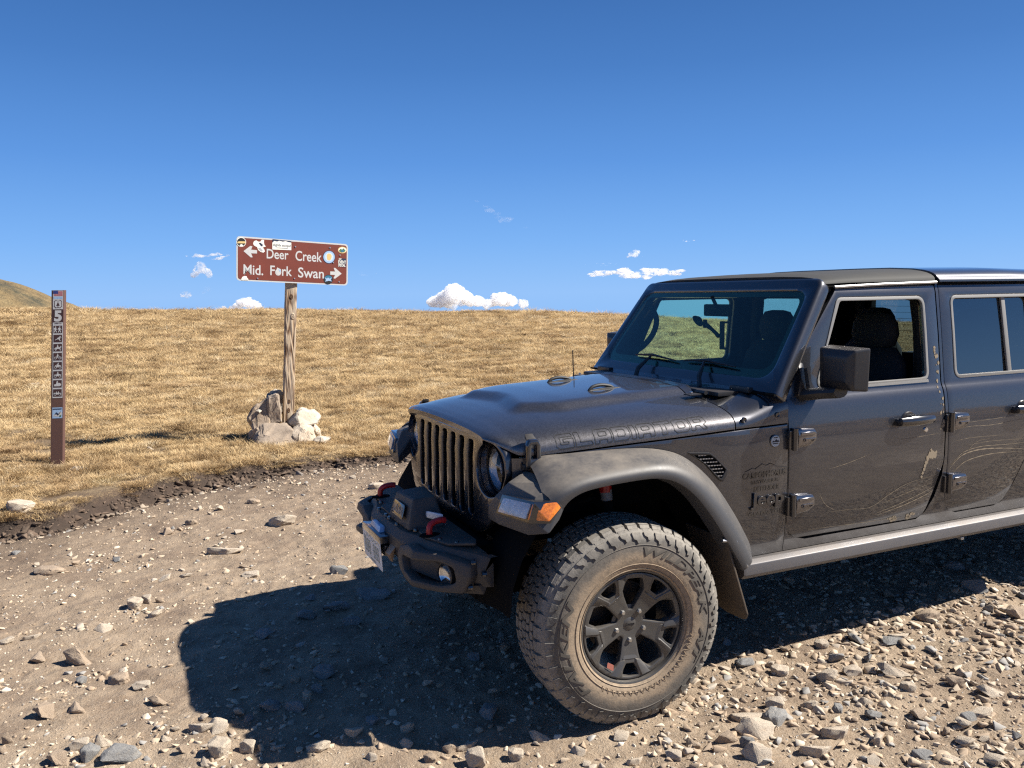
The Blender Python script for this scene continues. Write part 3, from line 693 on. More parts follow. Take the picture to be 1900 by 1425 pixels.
def zc(cx, cy, rx, ry, n=24): return [(cx + rx * math.cos(k * 2 * math.pi / n), cy + ry * math.sin(k * 2 * math.pi / n)) for k in range(n)]
def sticker(mat, pts, label): o = poly('sticker', pts, mat, .0052); o['label'] = label; return o
s = sticker(cream, zc(213, 175, 64, 62), 'round black sticker with an orange and white band'); poly('print', zc(213, 175, 57, 55), blk, .0056, s); poly('print', [(160, 178), (180, 165), (265, 165), (272, 190), (230, 192), (165, 190)], gold, .006, s); poly('print', [(190, 215), (213, 200), (240, 216), (228, 230), (200, 230)], cream, .006, s)
s = sticker(cream, [(372, 185), (385, 158), (415, 148), (440, 165), (468, 165), (490, 138), (520, 140), (518, 175), (525, 205), (545, 228), (512, 238), (500, 245), (520, 260), (532, 295), (510, 310), (470, 298), (440, 275), (425, 235), (398, 225), (378, 210)], 'white cut out sticker over the upper arrow')
poly('print', [(445, 180), (470, 178), (505, 205), (495, 232), (470, 215)], navy, .0058, s); poly('print', [(440, 250), (470, 245), (505, 285), (490, 295), (455, 275)], simple('sticker_grey', (.35, .36, .38), .5), .0058, s)
s = sticker(navy, [(637, 128), (900, 150), (900, 272), (634, 268)], 'white and navy cloud sticker above the lettering'); 
poly('print', [(634, 175), (660, 152), (700, 160), (730, 148), (780, 160), (820, 152), (860, 165), (900, 170), (900, 272), (634, 266)], cream, .0056, s)
sg_text('slightly stoopid', 645, 890, 207, 44, navy, 'print', .001, .0064, s)
poly('print', [(690, 240), (850, 246), (850, 252), (690, 246)], navy, .0062, s)
s = sticker(navy, zc(1452, 360, 93, 92), 'pale blue round sticker with a golden centre'); poly('print', zc(1452, 360, 85, 84), blue, .0056, s); poly('print', zc(1452, 360, 62, 60), simple('sticker_pale', srgb(186, 205, 222), .5), .006, s)
poly('print', [(1415, 330), (1440, 308), (1470, 315), (1492, 340), (1485, 380), (1468, 408), (1430, 405), (1418, 370)], gold, .0064, s)
s = sticker(gold, zc(1652, 260, 68, 46), 'oval yellow and green sticker in the corner'); poly('print', zc(1652, 260, 58, 36), cream, .0056, s); poly('print', [(1600, 265), (1625, 240), (1645, 255), (1668, 235), (1702, 268), (1680, 290), (1640, 295), (1610, 285)], green, .006, s); poly('print', zc(1652, 272, 22, 18, 12), teal, .0064, s)
s = sticker(navy, [(1598, 378), (1702, 378), (1712, 400), (1700, 505), (1590, 490)], 'dark sticker with slanted white words')
sg_text('JEEP', 1596, 1640, 388, 26, cream, 'print', .003, .006, s); sg_text('EVENT', 1592, 1708, 425, 44, cream, 'print', .003, .006, s); sg_text('SPECIAL', 1590, 1700, 470, 42, cream, 'print', .003, .006, s)
s = sticker(blk, zc(1443, 672, 70, 66), 'dark round sticker with a pale blue crest'); poly('print', zc(1443, 650, 56, 34), teal, .0056, s)
poly('print', [(1390, 640), (1420, 660), (1440, 645), (1465, 662), (1495, 640), (1480, 675), (1498, 700), (1450, 690), (1395, 702), (1410, 675)], blue, .006, s)
s = sticker(cream, [(215, 655), (230, 630), (255, 618), (285, 622), (290, 640), (308, 660), (308, 678), (215, 676)], 'small white cloud shaped sticker'); poly('print', [(225, 655), (298, 658), (298, 664), (225, 661)], simple('sticker_mid', (.3, .3, .32), .5), .0058, s)
s = sticker(white, [(683, 560), (705, 505), (730, 520), (755, 530), (760, 580), (745, 610), (705, 608)], 'torn white sticker over a letter'); poly('print', [(722, 530), (752, 535), (750, 570), (735, 560)], blue, .0058, s)
for X, Y in [(958, 225), (947, 657), (1463, 232), (1615, 333), (1605, 708), (433, 652), (1515, 437)]:
    a, b = Z(X, Y); bm = bm_lathe([(0, .006), (.0075, .005), (.009, .0), (.009, -.004)], 10, 'y'); 
    for v in bm.verts: p = v.co.copy(); v.co = Vector(bd(a + p.x, b + p.z, p.y + .005))
    from_bm('bolt', bm, steel, bo)

# ---------------------------------------------------------------- trail marker post
mx, my = -2.503, 5.72; mz = gz(mx, my)
Mk = empty('trail_marker', (mx, my, mz)); tag(Mk, 'slim brown trail marker post with number 5 and a strip of white activity symbols', 'trail marker')
mbrown = simple('marker_brown', srgb(92, 66, 58), 0.6, 0, 0.06, 14); mdark = simple('marker_print_brown', srgb(62, 38, 36), 0.55)
lean = Vector((0.122, 0, 1.72)); yw = rad(-14)
mu = Vector((math.cos(yw), math.sin(yw), 0)); mn_ = Vector((math.sin(yw), -math.cos(yw), 0)); MH = 1.72
def mk(u, v, w=0.0): return tuple(lean * (v / MH) + mu * u + mn_ * w)
rings = []
for v in (-.25, 0, .4, .8, 1.2, 1.5, MH):
    rings.append([mk(a, v, b) for a, b in [(-.056, .002), (.050, .002), (.062, -.010), (.062, -.034), (.054, -.034), (.047, -.008), (-.05, -.008), (-.054, -.03), (-.062, -.03), (-.062, -.004)]])
pb = loft('post', rings, mbrown, Mk, angle=25)
def Y(py): return (1362 - py) / (1362 - 50) * MH          # reads heights off the marker strip
def mpoly(name, pts, mat, parent, w): return plate(name, [pts], .0004, lambda a, b, c: mk(a, b, c + w), mat, parent)
def rct(u0, v0, u1, v1): return [(u0, v0), (u1, v0), (u1, v1), (u0, v1)]
st = mpoly('sticker', rct(-.046, Y(192), .046, Y(53)), white, Mk, .0032); st['label'] = 'white top decal with a flag and a forest shield'
red = simple('flag_red', srgb(176, 60, 58), .5); fblue = simple('flag_blue', srgb(44, 58, 120), .5)
for k in range(5): mpoly('print', rct(-.038, Y(92) + k * .0095, .042, Y(92) + k * .0095 + .005), red, st, .0038)
mpoly('print', rct(-.044, Y(76), .0, Y(54)), fblue, st, .0042)
mpoly('print', rct(-.042, Y(115), .042, Y(98)), blue, st, .0038)
sh = [(-.036, Y(130)), (-.02, Y(124)), (0, Y(130)), (.02, Y(124)), (.036, Y(130)), (.034, Y(150)), (.036, Y(172)), (.02, Y(184)), (0, Y(180)), (-.02, Y(184)), (-.036, Y(172)), (-.034, Y(150))]
mpoly('print', sh, mdark, st, .0038); mpoly('print', [(a * .84, Y(154) + (b - Y(154)) * .84) for a, b in sh], white, st, .0042)
mpoly('print', [(0, Y(136)), (.016, Y(166)), (.003, Y(166)), (.003, Y(174)), (-.003, Y(174)), (-.003, Y(166)), (-.016, Y(166))], mdark, st, .0046)
def mtext(s, w_, h_, vc, mat, parent, w0, bold=.02):
    bm = bm_text(s, 1.0, t=0, bold=bold); xs_ = [v.co.x for v in bm.verts]; ys_ = [v.co.y for v in bm.verts]
    cx, cyy = (max(xs_) + min(xs_)) / 2, (max(ys_) + min(ys_)) / 2; dx, dy = max(xs_) - min(xs_), max(ys_) - min(ys_)
    for v in bm.verts: v.co = Vector(mk((v.co.x - cx) / dx * w_, vc + (v.co.y - cyy) / dy * h_, w0))
    return from_bm('lettering', bm, mat, parent, False)
nb_ = mpoly('number_panel', rct(-.046, Y(288), .046, Y(196)), mdark, Mk, .0032)
mtext('5', .070, Y(200) - Y(284), Y(242), white, nb_, .004, .05)
sp = mpoly('symbol_strip', rct(-.046, Y(858), .046, Y(290)), white, Mk, .0032)
mtext('OPEN TO', .066, .012, Y(298), mdark, sp, .004, .03)
def sym(k, polys):
    c = 342 + k * 68.2; v0 = Y(c + 28); h = Y(c - 28) - v0
    p = mpoly('symbol', rct(-.039, v0, .039, v0 + h), mdark, sp, .0038)
    for q in polys: mpoly('print', [(-.039 + a / 60 * .078, v0 + h - b / 56 * h) for a, b in q], white, p, .0043)
C_ = lambda x, y, r, n=10: [(x + r * math.cos(k * 6.2832 / n), y + r * math.sin(k * 6.2832 / n)) for k in range(n)]
def ringp(x, y, r): return [C_(x, y, r, 14)]
hik = lambda dx, s=1: [C_(18 + dx, 10, 4.5), [(12 + dx, 16), (20 + dx, 15), (25 + dx, 24), (31 + dx, 28), (29 + dx, 31), (21 + dx, 28), (21 + dx, 34), (28 + dx, 50), (23 + dx, 51), (17 + dx, 38), (10 + dx, 51), (5 + dx, 50), (12 + dx, 34), (11 + dx, 28), (6 + dx, 30), (6 + dx, 18)]]
sym(0, hik(-4) + hik(25))
sym(1, [C_(46, 14, 4.5), [(24, 26), (40, 17), (48, 22), (55, 20), (55, 23), (46, 27), (44, 34), (50, 46), (46, 48), (38, 36), (34, 33), (20, 36), (12, 42), (10, 39), (18, 32), (28, 30)]])
sym(2, [C_(29, 10, 4), [(25, 15), (33, 15), (35, 25), (46, 24), (50, 16), (56, 20), (54, 26), (48, 32), (50, 50), (46, 50), (43, 38), (24, 38), (18, 50), (13, 50), (16, 36), (8, 44), (7, 34), (16, 26), (25, 26)]])
def wheelring(x, y, r): return [x, y, r]
def ringed(k, rings_, polys):
    sym(k, polys + [C_(x, y, r, 14) for x, y, r in rings_])
    c = 342 + k * 68.2; v0 = Y(c + 28); h = Y(c - 28) - v0
    for x, y, r in rings_: mpoly('print', [(-.039 + a / 60 * .078, v0 + h - b / 56 * h) for a, b in C_(x, y, r * .62, 12)], mdark, sp, .0047)
ringed(3, [(14, 38, 10), (46, 38, 10)], [C_(30, 10, 4), [(24, 18), (31, 14), (38, 22), (44, 24), (43, 27), (35, 25), (30, 22), (34, 34), (31, 38), (22, 28)]])
ringed(4, [(15, 40, 9), (47, 40, 9)], [C_(34, 10, 4.5), [(22, 20), (32, 14), (42, 24), (50, 24), (52, 30), (40, 38), (24, 40), (10, 28), (12, 24), (24, 27)]])
ringed(5, [(14, 40, 9), (46, 40, 9)], [C_(32, 9, 4.5), [(24, 20), (32, 14), (40, 22), (52, 26), (54, 32), (36, 38), (26, 38), (8, 32), (8, 26), (24, 26)]])
sym(6, [C_(28, 10, 4.5), [(22, 16), (30, 15), (36, 22), (42, 20), (56, 30), (54, 40), (46, 46), (8, 46), (5, 38), (10, 30), (20, 30)]])
ringed(7, [(14, 40, 8.5), (46, 40, 8.5)], [[(4, 28), (20, 28), (22, 18), (26, 18), (25, 27), (34, 27), (35, 17), (38, 17), (40, 27), (54, 29), (56, 38), (38, 40), (22, 40), (4, 38)]])
s2 = mpoly('sticker', rct(-.046, Y(1012), .046, Y(930)), blue, Mk, .0032); s2['label'] = 'small pale blue decal with a white and navy wave'
mpoly('print', [(-.042, Y(995)), (-.02, Y(975)), (.0, Y(985)), (.02, Y(962)), (.042, Y(968)), (.042, Y(985)), (.01, Y(1000))], white, s2, .0038)
mpoly('print', [(-.03, Y(990)), (-.01, Y(965)), (.01, Y(978)), (.034, Y(958)), (.026, Y(972)), (.006, Y(992)), (-.01, Y(980))], navy, s2, .0042); mpoly('print', rct(-.04, Y(945), .04, Y(938)), navy, s2, .0042); mpoly('print', C_(.028, Y(995), .009), green, s2, .0044)

# ---------------------------------------------------------------- clouds
def vapour(name, dens, lo, hi, sc):
    t = NT(name); v = t.n('ShaderNodeVolumePrincipled'); t.t.links.new(v.outputs[0], t.out.inputs['Volume'])
    v.inputs['Color'].default_value = (1, 1, 1, 1); v.inputs['Anisotropy'].default_value = 0.3
    t.setin(v.inputs['Density'], t.math('MULTIPLY', t.fr(t.noise(t.coords(), sc, 5, 0.62), lo, hi), dens)); return t.m
CL = vapour('cloud_vapour', 0.16, 0.36, 0.60, 0.022); CLT = vapour('thin_cloud_vapour', 0.11, 0.42, 0.66, 0.035); CLF = vapour('faint_cloud_vapour', 0.012, 0.42, 0.72, 0.03)
from mathutils import noise as mnz
def cloud(loc, W_, H_, seed, mat, label, n=26, flat=True, lean=0.0, prof=None):
    r = random.Random(seed); fwd = (Vector(loc) - CAM); fwd.z = 0; fwd.normalize(); ri = Vector((fwd.y, -fwd.x, 0)); bm = bmesh.new()
    for i in range(n):
        u = r.uniform(-1, 1); env = (prof(u) if prof else (1 - abs(u) ** 1.8) ** 0.8)
        rad_ = H_ * r.uniform(0.20, 0.40) * (0.40 + 0.75 * env)
        zz = -H_ * 0.42 + rad_ * 0.6 + (H_ * 0.9 * env - rad_) * r.random() ** 0.8 if flat else r.uniform(-.3, .3) * H_ * env
        c = ri * (u * (W_ / 2 - rad_)) + fwd * r.uniform(-.5, .5) * W_ * 0.35 + Vector((0, 0, zz + lean * u * W_))
        b2 = bmesh.new(); bmesh.ops.create_icosphere(b2, subdivisions=3, radius=rad_)
        for v in b2.verts:
            p = v.co / rad_ * 1.6 + Vector((seed + i * 3.1, 0, 0))
            v.co *= 1 + 0.34 * mnz.noise(p) + 0.22 * mnz.noise(p * 2.3) + 0.13 * mnz.noise(p * 5)
            v.co.z *= (0.8 if flat else 0.35); v.co += c
            v.co += ri * (0.0 if flat else v.co.z * 0.0)
        bm_join(bm, b2)
    o = from_bm('cloud', bm, mat, None, True, 180, False); o.location = loc; tag(o, label, 'cloud', 'small white clouds low over the meadow'); return o
cloud((1130, 2775, -14), 370, 84, 1, CL, 'largest bright white cumulus low in the middle of the sky', 46, prof=lambda u: 0.25 + 0.75 * math.exp(-((u + .45) / .42) ** 2) + 0.35 * math.exp(-((u - .55) / .3) ** 2))
cloud((347, 2976, -22), 140, 46, 2, CL, 'small cumulus just above the horizon left of the sign post', 20, prof=lambda u: 0.4 + 0.6 * math.exp(-((u - .3) / .5) ** 2))
cloud((171, 2991, 12), 54, 28, 3, CLT, 'tiny cloud puff left of the sign near the horizon', 9)
cloud((225, 2987, 90), 78, 52, 4, CLT, 'round cloud puff left of the sign board', 14)
cloud((251, 2983, 139), 150, 34, 5, CLT, 'ragged pale cloud streak at the left edge of the sign', 16, flat=False)
cloud((1630, 2513, 64), 350, 66, 6, CLT, 'long flat cloud above the truck windscreen', 60, flat=False, prof=lambda u: 0.3 + 0.6 * math.exp(-((u - .1) / .6) ** 2))
cloud((1625, 2513, 132), 62, 32, 7, CLT, 'small puff above the long flat cloud', 9)
cloud((1784, 2401, 173), 68, 14, 8, CLT, 'smallest highest wisp right above the truck', 7, flat=False)
cloud((1209, 2727, 277), 235, 60, 9, CLF, 'faint high wisp in the middle of the blue sky', 10, flat=False, lean=-.25)
cloud((1525, 2577, 98), 116, 24, 10, CLF, 'faint puff left of the long flat cloud', 8, flat=False)
cloud((748, 2900, 76), 110, 20, 11, CLF, 'faint wisp right of the sign board', 8, flat=False)
cloud((241, 2986, 27), 42, 28, 12, CLF, 'faint puff beside the tiny cloud left of the sign post', 6)

# ================================================================ the pickup truck
def interp(x, xs_, ys_): return float(np.interp(x, xs_, ys_))
def dusty(name, base, rough, metal=0.0, dust=0.5, coat=0.0, flake=0.0, dustcol=(0.33, 0.25, 0.17), low=None, side=0.10, coatr=0.04, cior=1.9):
    """vehicle surface with road dust lying on top faces and in patches"""
    t = NT(name); P = t.pos(); N_ = t.n('ShaderNodeNewGeometry').outputs['Normal']
    sx = t.n('ShaderNodeSeparateXYZ'); t.l(N_, sx.inputs[0]); sp = t.n('ShaderNodeSeparateXYZ'); t.l(P, sp.inputs[0])
    n1 = t.noise(P, 7, 6, 0.65); n2 = t.noise(P, 60, 4, 0.7)
    up = t.fr(sx.outputs['Z'], 0.25, 0.95)
    d = t.math('MULTIPLY', t.math('ADD', t.math('MULTIPLY', up, 1.0), side), t.fr(t.math('ADD', t.math('MULTIPLY', n1, 0.75), t.math('MULTIPLY', n2, 0.25)), 0.25, 0.75))
    if low: d = t.math('ADD', d, t.math('MULTIPLY', t.fr(sp.outputs['Z'], low[0], low[1]), t.math('MULTIPLY', n1, low[2])))
    d = t.math('MINIMUM', t.math('MULTIPLY', d, dust), 1.0)
    c = t.mix(d, tuple(base) + (1,), dustcol + (1,))
    nb = None
    if flake:
        v = t.n('ShaderNodeTexVoronoi'); t.l(P, v.inputs['Vector']); v.inputs['Scale'].default_value = 330
        f = t.fr(v.outputs['Color'], 0.2, 1.0)
        c = t.mix(t.math('MULTIPLY', f, flake), c, (0.35, 0.35, 0.38, 1))
    rg = t.math('ADD', t.math('MULTIPLY', d, 0.75), rough)
    b = t.pbr(c, t.math('MINIMUM', rg, 1.0), metal)
    if metal: t.setin(b.inputs['Metallic'], t.math('MULTIPLY', t.math('SUBTRACT', 1.0, d), metal))
    if coat:
        t.setin(b.inputs['Coat Weight'], t.math('MULTIPLY', t.math('SUBTRACT', 1.0, d), coat)); b.inputs['Coat Roughness'].default_value = coatr
    else:
        nb = t.bump(t.noise(P, 700, 2), 0.15, 0.001); t.l(nb, b.inputs['Normal'])
    return t.m
PAINT = dusty('grey_metallic_paint', (0.068, 0.069, 0.078), 0.38, 0.95, 0.035, 1.0, 0.08, low=(0.85, 0.5, 0.7), side=0.06)
HOODP = dusty('grey_metallic_hood_paint', (0.095, 0.090, 0.092), 0.42, 0.95, 0.04, 0.9, 0.32, side=0.12, coatr=0.05, cior=1.6)
FLARE = dusty('dusty_black_plastic', (0.040, 0.041, 0.045), 0.42, 0, 0.55, side=0.06, dustcol=(0.30, 0.25, 0.19))
PLAS = dusty('black_plastic', (0.016, 0.016, 0.018), 0.38, 0, 0.10, side=0.12)
BUMP = dusty('textured_black_steel', (0.030, 0.030, 0.033), 0.52, 0, 0.30, side=0.22)
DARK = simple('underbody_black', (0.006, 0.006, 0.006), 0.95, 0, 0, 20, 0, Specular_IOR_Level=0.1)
DIRTY = dusty('muddy_black_rubber', (0.03, 0.027, 0.024), 0.7, 0, 0.75, side=0.5, dustcol=(0.22, 0.15, 0.09))
INT = simple('interior_black', (0.007, 0.007, 0.008), 0.75)
SEAT = simple('seat_black_fabric', (0.014, 0.014, 0.016), 0.85, 0, 0.2, 60, 0.3)
CHR = simple('bright_metal', (0.62, 0.62, 0.64), 0.16, 1.0)
SIL = simple('dull_silver', (0.45, 0.46, 0.48), 0.35, 0.9)
TRIM = simple('window_trim_grey', (0.21, 0.205, 0.195), 0.45)
RED = simple('red_paint', (0.42, 0.016, 0.018), 0.35)
LETT = simple('badge_black_gloss', (0.015, 0.015, 0.018), 0.2, 0, 0, 20, 0, Coat_Weight=1.0)
DECAL = simple('decal_matt_black', (0.010, 0.010, 0.012), 0.6)
WDEC = simple('decal_gloss_grey', (0.028, 0.026, 0.025), 0.3, 0, 0, 20, 0, Coat_Weight=0.7)
HEADL = simple('hinge_paint', (0.16, 0.155, 0.165), 0.20, 0.9, 0, 20, 0, Coat_Weight=1.0)
ROOFT = dusty('black_soft_top', (0.020, 0.022, 0.022), 0.75, 0, 0.05, side=0.35)
RAIL = dusty('rock_rail_grey', (0.13, 0.13, 0.138), 0.42, 0.35, 0.28, side=0.35)
def glassmat(name, tint, rough=0.0, spec=1.5):
    t = NT(name); tr = t.n('ShaderNodeBsdfTransparent'); tr.inputs[0].default_value = tuple(tint) + (1,)
    gl = t.n('ShaderNodeBsdfGlossy'); gl.inputs['Roughness'].default_value = rough; gl.inputs[0].default_value = (1, 1, 1, 1)
    lw = t.n('ShaderNodeLayerWeight'); lw.inputs[0].default_value = 0.5; f0 = ((spec - 1) / (spec + 1)) ** 2; m = t.n('ShaderNodeMixShader')
    fz = t.math('ADD', t.math('MULTIPLY', t.math('POWER', lw.outputs['Facing'], 5.0), 1 - f0), f0); t.l(fz, m.inputs[0]); t.l(tr.outputs[0], m.inputs[1]); t.l(gl.outputs[0], m.inputs[2]); t.l(m.outputs[0], t.out.inputs[0]); return t.m
GW = glassmat('windscreen_glass', (0.66, 0.87, 0.78)); GP = glassmat('privacy_glass', (0.13, 0.15, 0.16), 0, 2.3); GC = glassmat('clear_lens', (0.86, 0.88, 0.9))

TR = empty('pickup_truck'); tag(TR, 'dusty dark grey four door off road pickup truck parked on the dirt road', 'pickup truck')
YZ = [.45, .55, .60, .72, .88, 1.00, 1.06, 1.10, 1.14, 1.18, 1.205, 1.225, 1.245, 1.26, 1.50, 1.70, 1.78]
YY = [.765, .778, .786, .797, .8035, .8035, .8015, .7985, .7945, .7895, .785, .779, .770, .766, .740, .714, .690]
def ys(z): return interp(z, YZ, YY)
CUTV = [.52, .56, .60, .66, .72, .80, .88, .96, 1.0, 1.03, 1.06, 1.08, 1.10, 1.12, 1.14, 1.16, 1.18, 1.205, 1.215, 1.225, 1.235, 1.245, 1.26, 1.34, 1.42, 1.5, 1.6, 1.7]
def side(s, t=0.0, off=0.0):          # (x, z, w) to the body side; w=+t/2 is the outside
    return lambda u, v, w: (u, s * (ys(v) - t / 2 + w + off), v)

# ---- hood and cowl surfaces
HX = [-.478, -.462, -.44, -.41, -.38, -.30, 0, .30, .57, .87]
def hw(x): return interp(x, HX, [.500, .545, .585, .612, .630, .662, .716, .762, .792, .797])
def ze(x): return interp(x, HX, [1.128, 1.122, 1.112, 1.095, 1.078, 1.074, 1.096, 1.113, 1.129, 1.134])
def zb(x): return interp(x, [-.478, -.46, -.42, -.36, -.30, -.2, 0, .30, .60, .74, .87], [1.150, 1.162, 1.174, 1.187, 1.197, 1.210, 1.224, 1.236, 1.248, 1.268, 1.300])
def sm(t): t = max(0, min(1, t)); return t * t * (3 - 2 * t)
def hsec(x, v, off=0.0, flat=0.0):
    n = 2.9 + 2.5 * sm((x - .62) / .25); a = abs(v) * math.pi / 2; w = hw(x) - off
    y = w * math.sin(a) ** (2 / n) * (1 if v >= 0 else -1); c = math.cos(a)
    z = ze(x) + (zb(x) - off - ze(x)) * (c ** (2 / n) if c > 1e-6 else 0)
    z += 0.006 * (1 - (y / w) ** 2)
    if x < .64:
        edge = .405 - .10 * sm((-.05 - x) / .2)
        z += 0.026 * sm((edge + .045 - abs(y)) / .075) * sm((x + .315 - .10 * (1 - abs(y) / .45)) / .085)
    return (x, y, z - (0.0 if x < 5 else 0))
def hood_grid(name, x0, x1, nx, mat, parent, off=0.0, nv=64, skirt=True, thick=0.012):
    rows = []
    for i in range(nx + 1):
        f = i / nx; x = x0 + (x1 - x0) * (f ** 1.35 if x0 < -.4 else f)
        rows.append([hsec(x, -1 + 2 * j / nv, off) for j in range(nv + 1)])
    if skirt:
        r0 = rows[0]; rows.insert(0, [(p[0] + .004, p[1] * .985, p[2] - .022) for p in r0]); rows.insert(0, [(p[0] + .03, p[1] * .97, p[2] - .024) for p in r0])
        r1 = rows[-1]; rows.append([(p[0] - .002, p[1] * .998, p[2] - .012) for p in r1]); 
    return loft(name, rows, mat, parent, closed=False, cap=False, angle=50)
hood = hood_grid('hood', -.478, .572, 60, HOODP, TR)
cowl = hood_grid('cowl', .578, .862, 16, PAINT, TR)
hood_grid('seam_shade_sheet', -.44, .858, 24, DARK, TR, off=0.012, skirt=False)  # dark sheet added under hood and cowl, stands for the shade in the seams
def sect_arc(x, s, n=80):
    pts = [Vector(hsec(x, s * (1 - k / n))) for k in range(n // 2 + 1)]; d = [0]
    for a, b in zip(pts, pts[1:]): d.append(d[-1] + (b - a).length)
    return pts, d
_sec = {}
def hoodside(x, d, s, off=0.001):
    k = round(x / .02); key = (k, s)
    def ev(kk):
        if (kk, s) not in _sec: _sec[(kk, s)] = sect_arc(kk * .02, s)
        pts, ds = _sec[(kk, s)]
        return Vector([interp(d, ds, [p[i] for p in pts]) for i in range(3)]), Vector([interp(d + .004, ds, [p[i] for p in pts]) for i in range(3)])
    k0 = math.floor(x / .02); f = x / .02 - k0; a, a2 = ev(k0); b, b2 = ev(k0 + 1)
    p = a * (1 - f) + b * f; t2 = (a2 * (1 - f) + b2 * f) - p; n = Vector((0, t2.z * s, -t2.y * s)).normalized()
    if n.y * s < 0: n = -n
    return p + n * off
# outlined letters on the hood sides: each letter in a 1 x 1 cell, wide technical capitals
def LT():
    k = .26; D = {}
    D['G'] = [[(.16, 0), (1, 0), (1, .60), (.42, .60), (.42, .40), (.72, .40), (.72, .26), (.28, .26), (.24, .32), (.24, .68), (.28, .74), (1, .74), (.95, 1), (.16, 1), (0, .84), (0, .16)]]
    D['L'] = [[(.0, 0), (1, 0), (.92, .26), (.27, .26), (.27, 1), (0, 1)]]
    D['A'] = [[(0, 0), (.27, 0), (.27, .22), (.73, .22), (.73, 0), (1, 0), (1, .82), (.84, 1), (.16, 1), (0, .82)], [(.27, .45), (.73, .45), (.73, .70), (.66, .76), (.34, .76), (.27, .70)]]
    D['D'] = [[(0, 0), (.84, 0), (1, .17), (1, .83), (.84, 1), (0, 1)], [(.27, .26), (.67, .26), (.73, .33), (.73, .67), (.67, .74), (.27, .74)]]
    D['I'] = [[(0, 0), (.27, 0), (.27, 1), (0, 1)]]
    D['T'] = [[(.36, 0), (.63, 0), (.63, .74), (1, .74), (1, 1), (0, 1), (.04, .74), (.36, .74)]]
    D['O'] = [[(.17, 0), (.83, 0), (1, .17), (1, .83), (.83, 1), (.17, 1), (0, .83), (0, .17)], [(.34, .26), (.66, .26), (.73, .33), (.73, .67), (.66, .74), (.34, .74), (.27, .67), (.27, .33)]]
    D['R'] = [[(0, 0), (.27, 0), (.27, .28), (.52, .28), (.76, 0), (1.06, 0), (.80, .30), (1, .42), (1, .84), (.84, 1), (0, 1)], [(.27, .50), (.68, .50), (.73, .55), (.73, .71), (.68, .76), (.27, .76)]]
    return D
LETTERS = LT(); WID = {'I': .30}
def word(w, height, cw, gap):
    x = 0; out = []
    for ch in w:
        wd = WID.get(ch, 1.0) * cw
        for lp in LETTERS[ch]: out.append([(x + a * cw + .10 * height * b * 0, b * height) for a, b in rpoly(lp, .05, 2)])
        x += wd + gap
    return out, x - gap
for s in (-1, 1):
    loops, tot = word('GLADIATOR', .068, .082, .009); bm = bmesh.new()
    x0, x1 = -.225, .440
    for lp in loops:
        if s > 0: lp = [(tot - a, b) for a, b in lp]
        n = len(lp); W3 = []
        dense = []
        for i in range(n):
            a, b = Vector(lp[i]), Vector(lp[(i + 1) % n]); m = max(1, int((b - a).length / .015))
            dense += [a.lerp(b, k / m) for k in range(m)]
        n = len(dense)
        inn, outn = [], []
        for i in range(n):
            d = (dense[(i + 1) % n] - dense[i - 1]).normalized(); nn = Vector((-d.y, d.x)) * .0019
            for lst, q in ((inn, dense[i] - nn), (outn, dense[i] + nn)):
                xx = x0 + (x1 - x0) * q.x / tot; lst.append(bm.verts.new(hoodside(xx, .014 + .006 * q.x / tot + q.y * (1.0), s, .0012)))
        for i in range(n): 
            j = (i + 1) % n; bm.faces.new((inn[i], inn[j], outn[j], outn[i]))
    from_bm('decal', bm, DECAL, hood, False)
# hood latches
for s in (-1, 1):
    L = empty('hood_latch', (-.335, s * .668, 1.088), TR)
    def lm(u, v, w, s=s): return (u, s * (w + .004 + .02 * max(0, -(v + .0)) * 0), v)
    o = plate('latch_body', [rpoly([(-.036, -.058), (.036, -.058), (.030, .035), (.018, .058), (-.018, .058), (-.030, .035)], .012, 4), rpoly([(-.012, -.020), (.012, -.020), (.010, .035), (-.010, .035)], .004, 3)], .034, lm, LETT, L, bevel=.006)
    box('latch_base', (0, s * .0, -.052), (.085, .030, .022), PLAS, L, .006)
    hull('latch_hook', [(-.022, s * .0, .052), (.022, s * .0, .052), (-.018, -s * .03, .075), (.018, -s * .03, .075), (-.02, s * .012, .035), (.02, s * .012, .035), (-.018, -s * .03, .06), (.018, -s * .03, .06)], PLAS, L, .004)
# footman loops on the hood, washer nozzles, cowl grille, hinges
for y in (-.215, .205):
    Lp = empty('hood_loop', (.27, y, hsec(.27, 0)[2] - .008), TR)
    tube('loop', smooth_path([(-.085, 0, .0), (-.065, 0, .019), (-.02, 0, .026), (.03, 0, .018), (.05, 0, .004)], 4), .0085, DECAL, Lp)
    hull('loop_base', [(-.092, -.012, .0), (-.092, .012, .0), (.09, -.011, 0), (.09, .011, 0), (.02, -.008, .014), (.085, -.008, .011), (.085, .008, .011), (.02, .008, .014), (-.08, -.009, .006), (-.08, .009, .006)], DECAL, Lp, .003)
for s in (-1, 1):
    H = empty('hood_hinge', (.60, s * .52, zb(.6) - .004), TR)
    box('hinge_leaf', (.055, 0, .012), (.12, .045, .006), SIL, H, .002); box('hinge_leaf', (-.045, 0, .008), (.07, .05, .006), PLAS, H, .002)
    tube('hinge_pin', [(0, -.035, .016), (0, .035, .016)], .010, PLAS, H, 10)
    for a in (-.055, .045, .09): from_bm('bolt', bm_lathe([(0, .022), (.007, .021), (.008, .014), (.008, .008)], 6, 'z'), CHR, H) if False else box('bolt', (a, 0, .018), (.012, .012, .008), CHR, H, .002)
cg = box('cowl_grille', (.70, 0, 1.256), (.15, 1.22, .02), PLAS, TR, .006)
for k in range(9):
    box('vent_slot_glint', (.652, -.30 + .038 * k, 1.2685), (.045, .014, .010), SIL, cg, .003, Matrix.Rotation(rad(25), 3, 'Z'))  # silver bars standing in for the bright highlights on the louvre slits
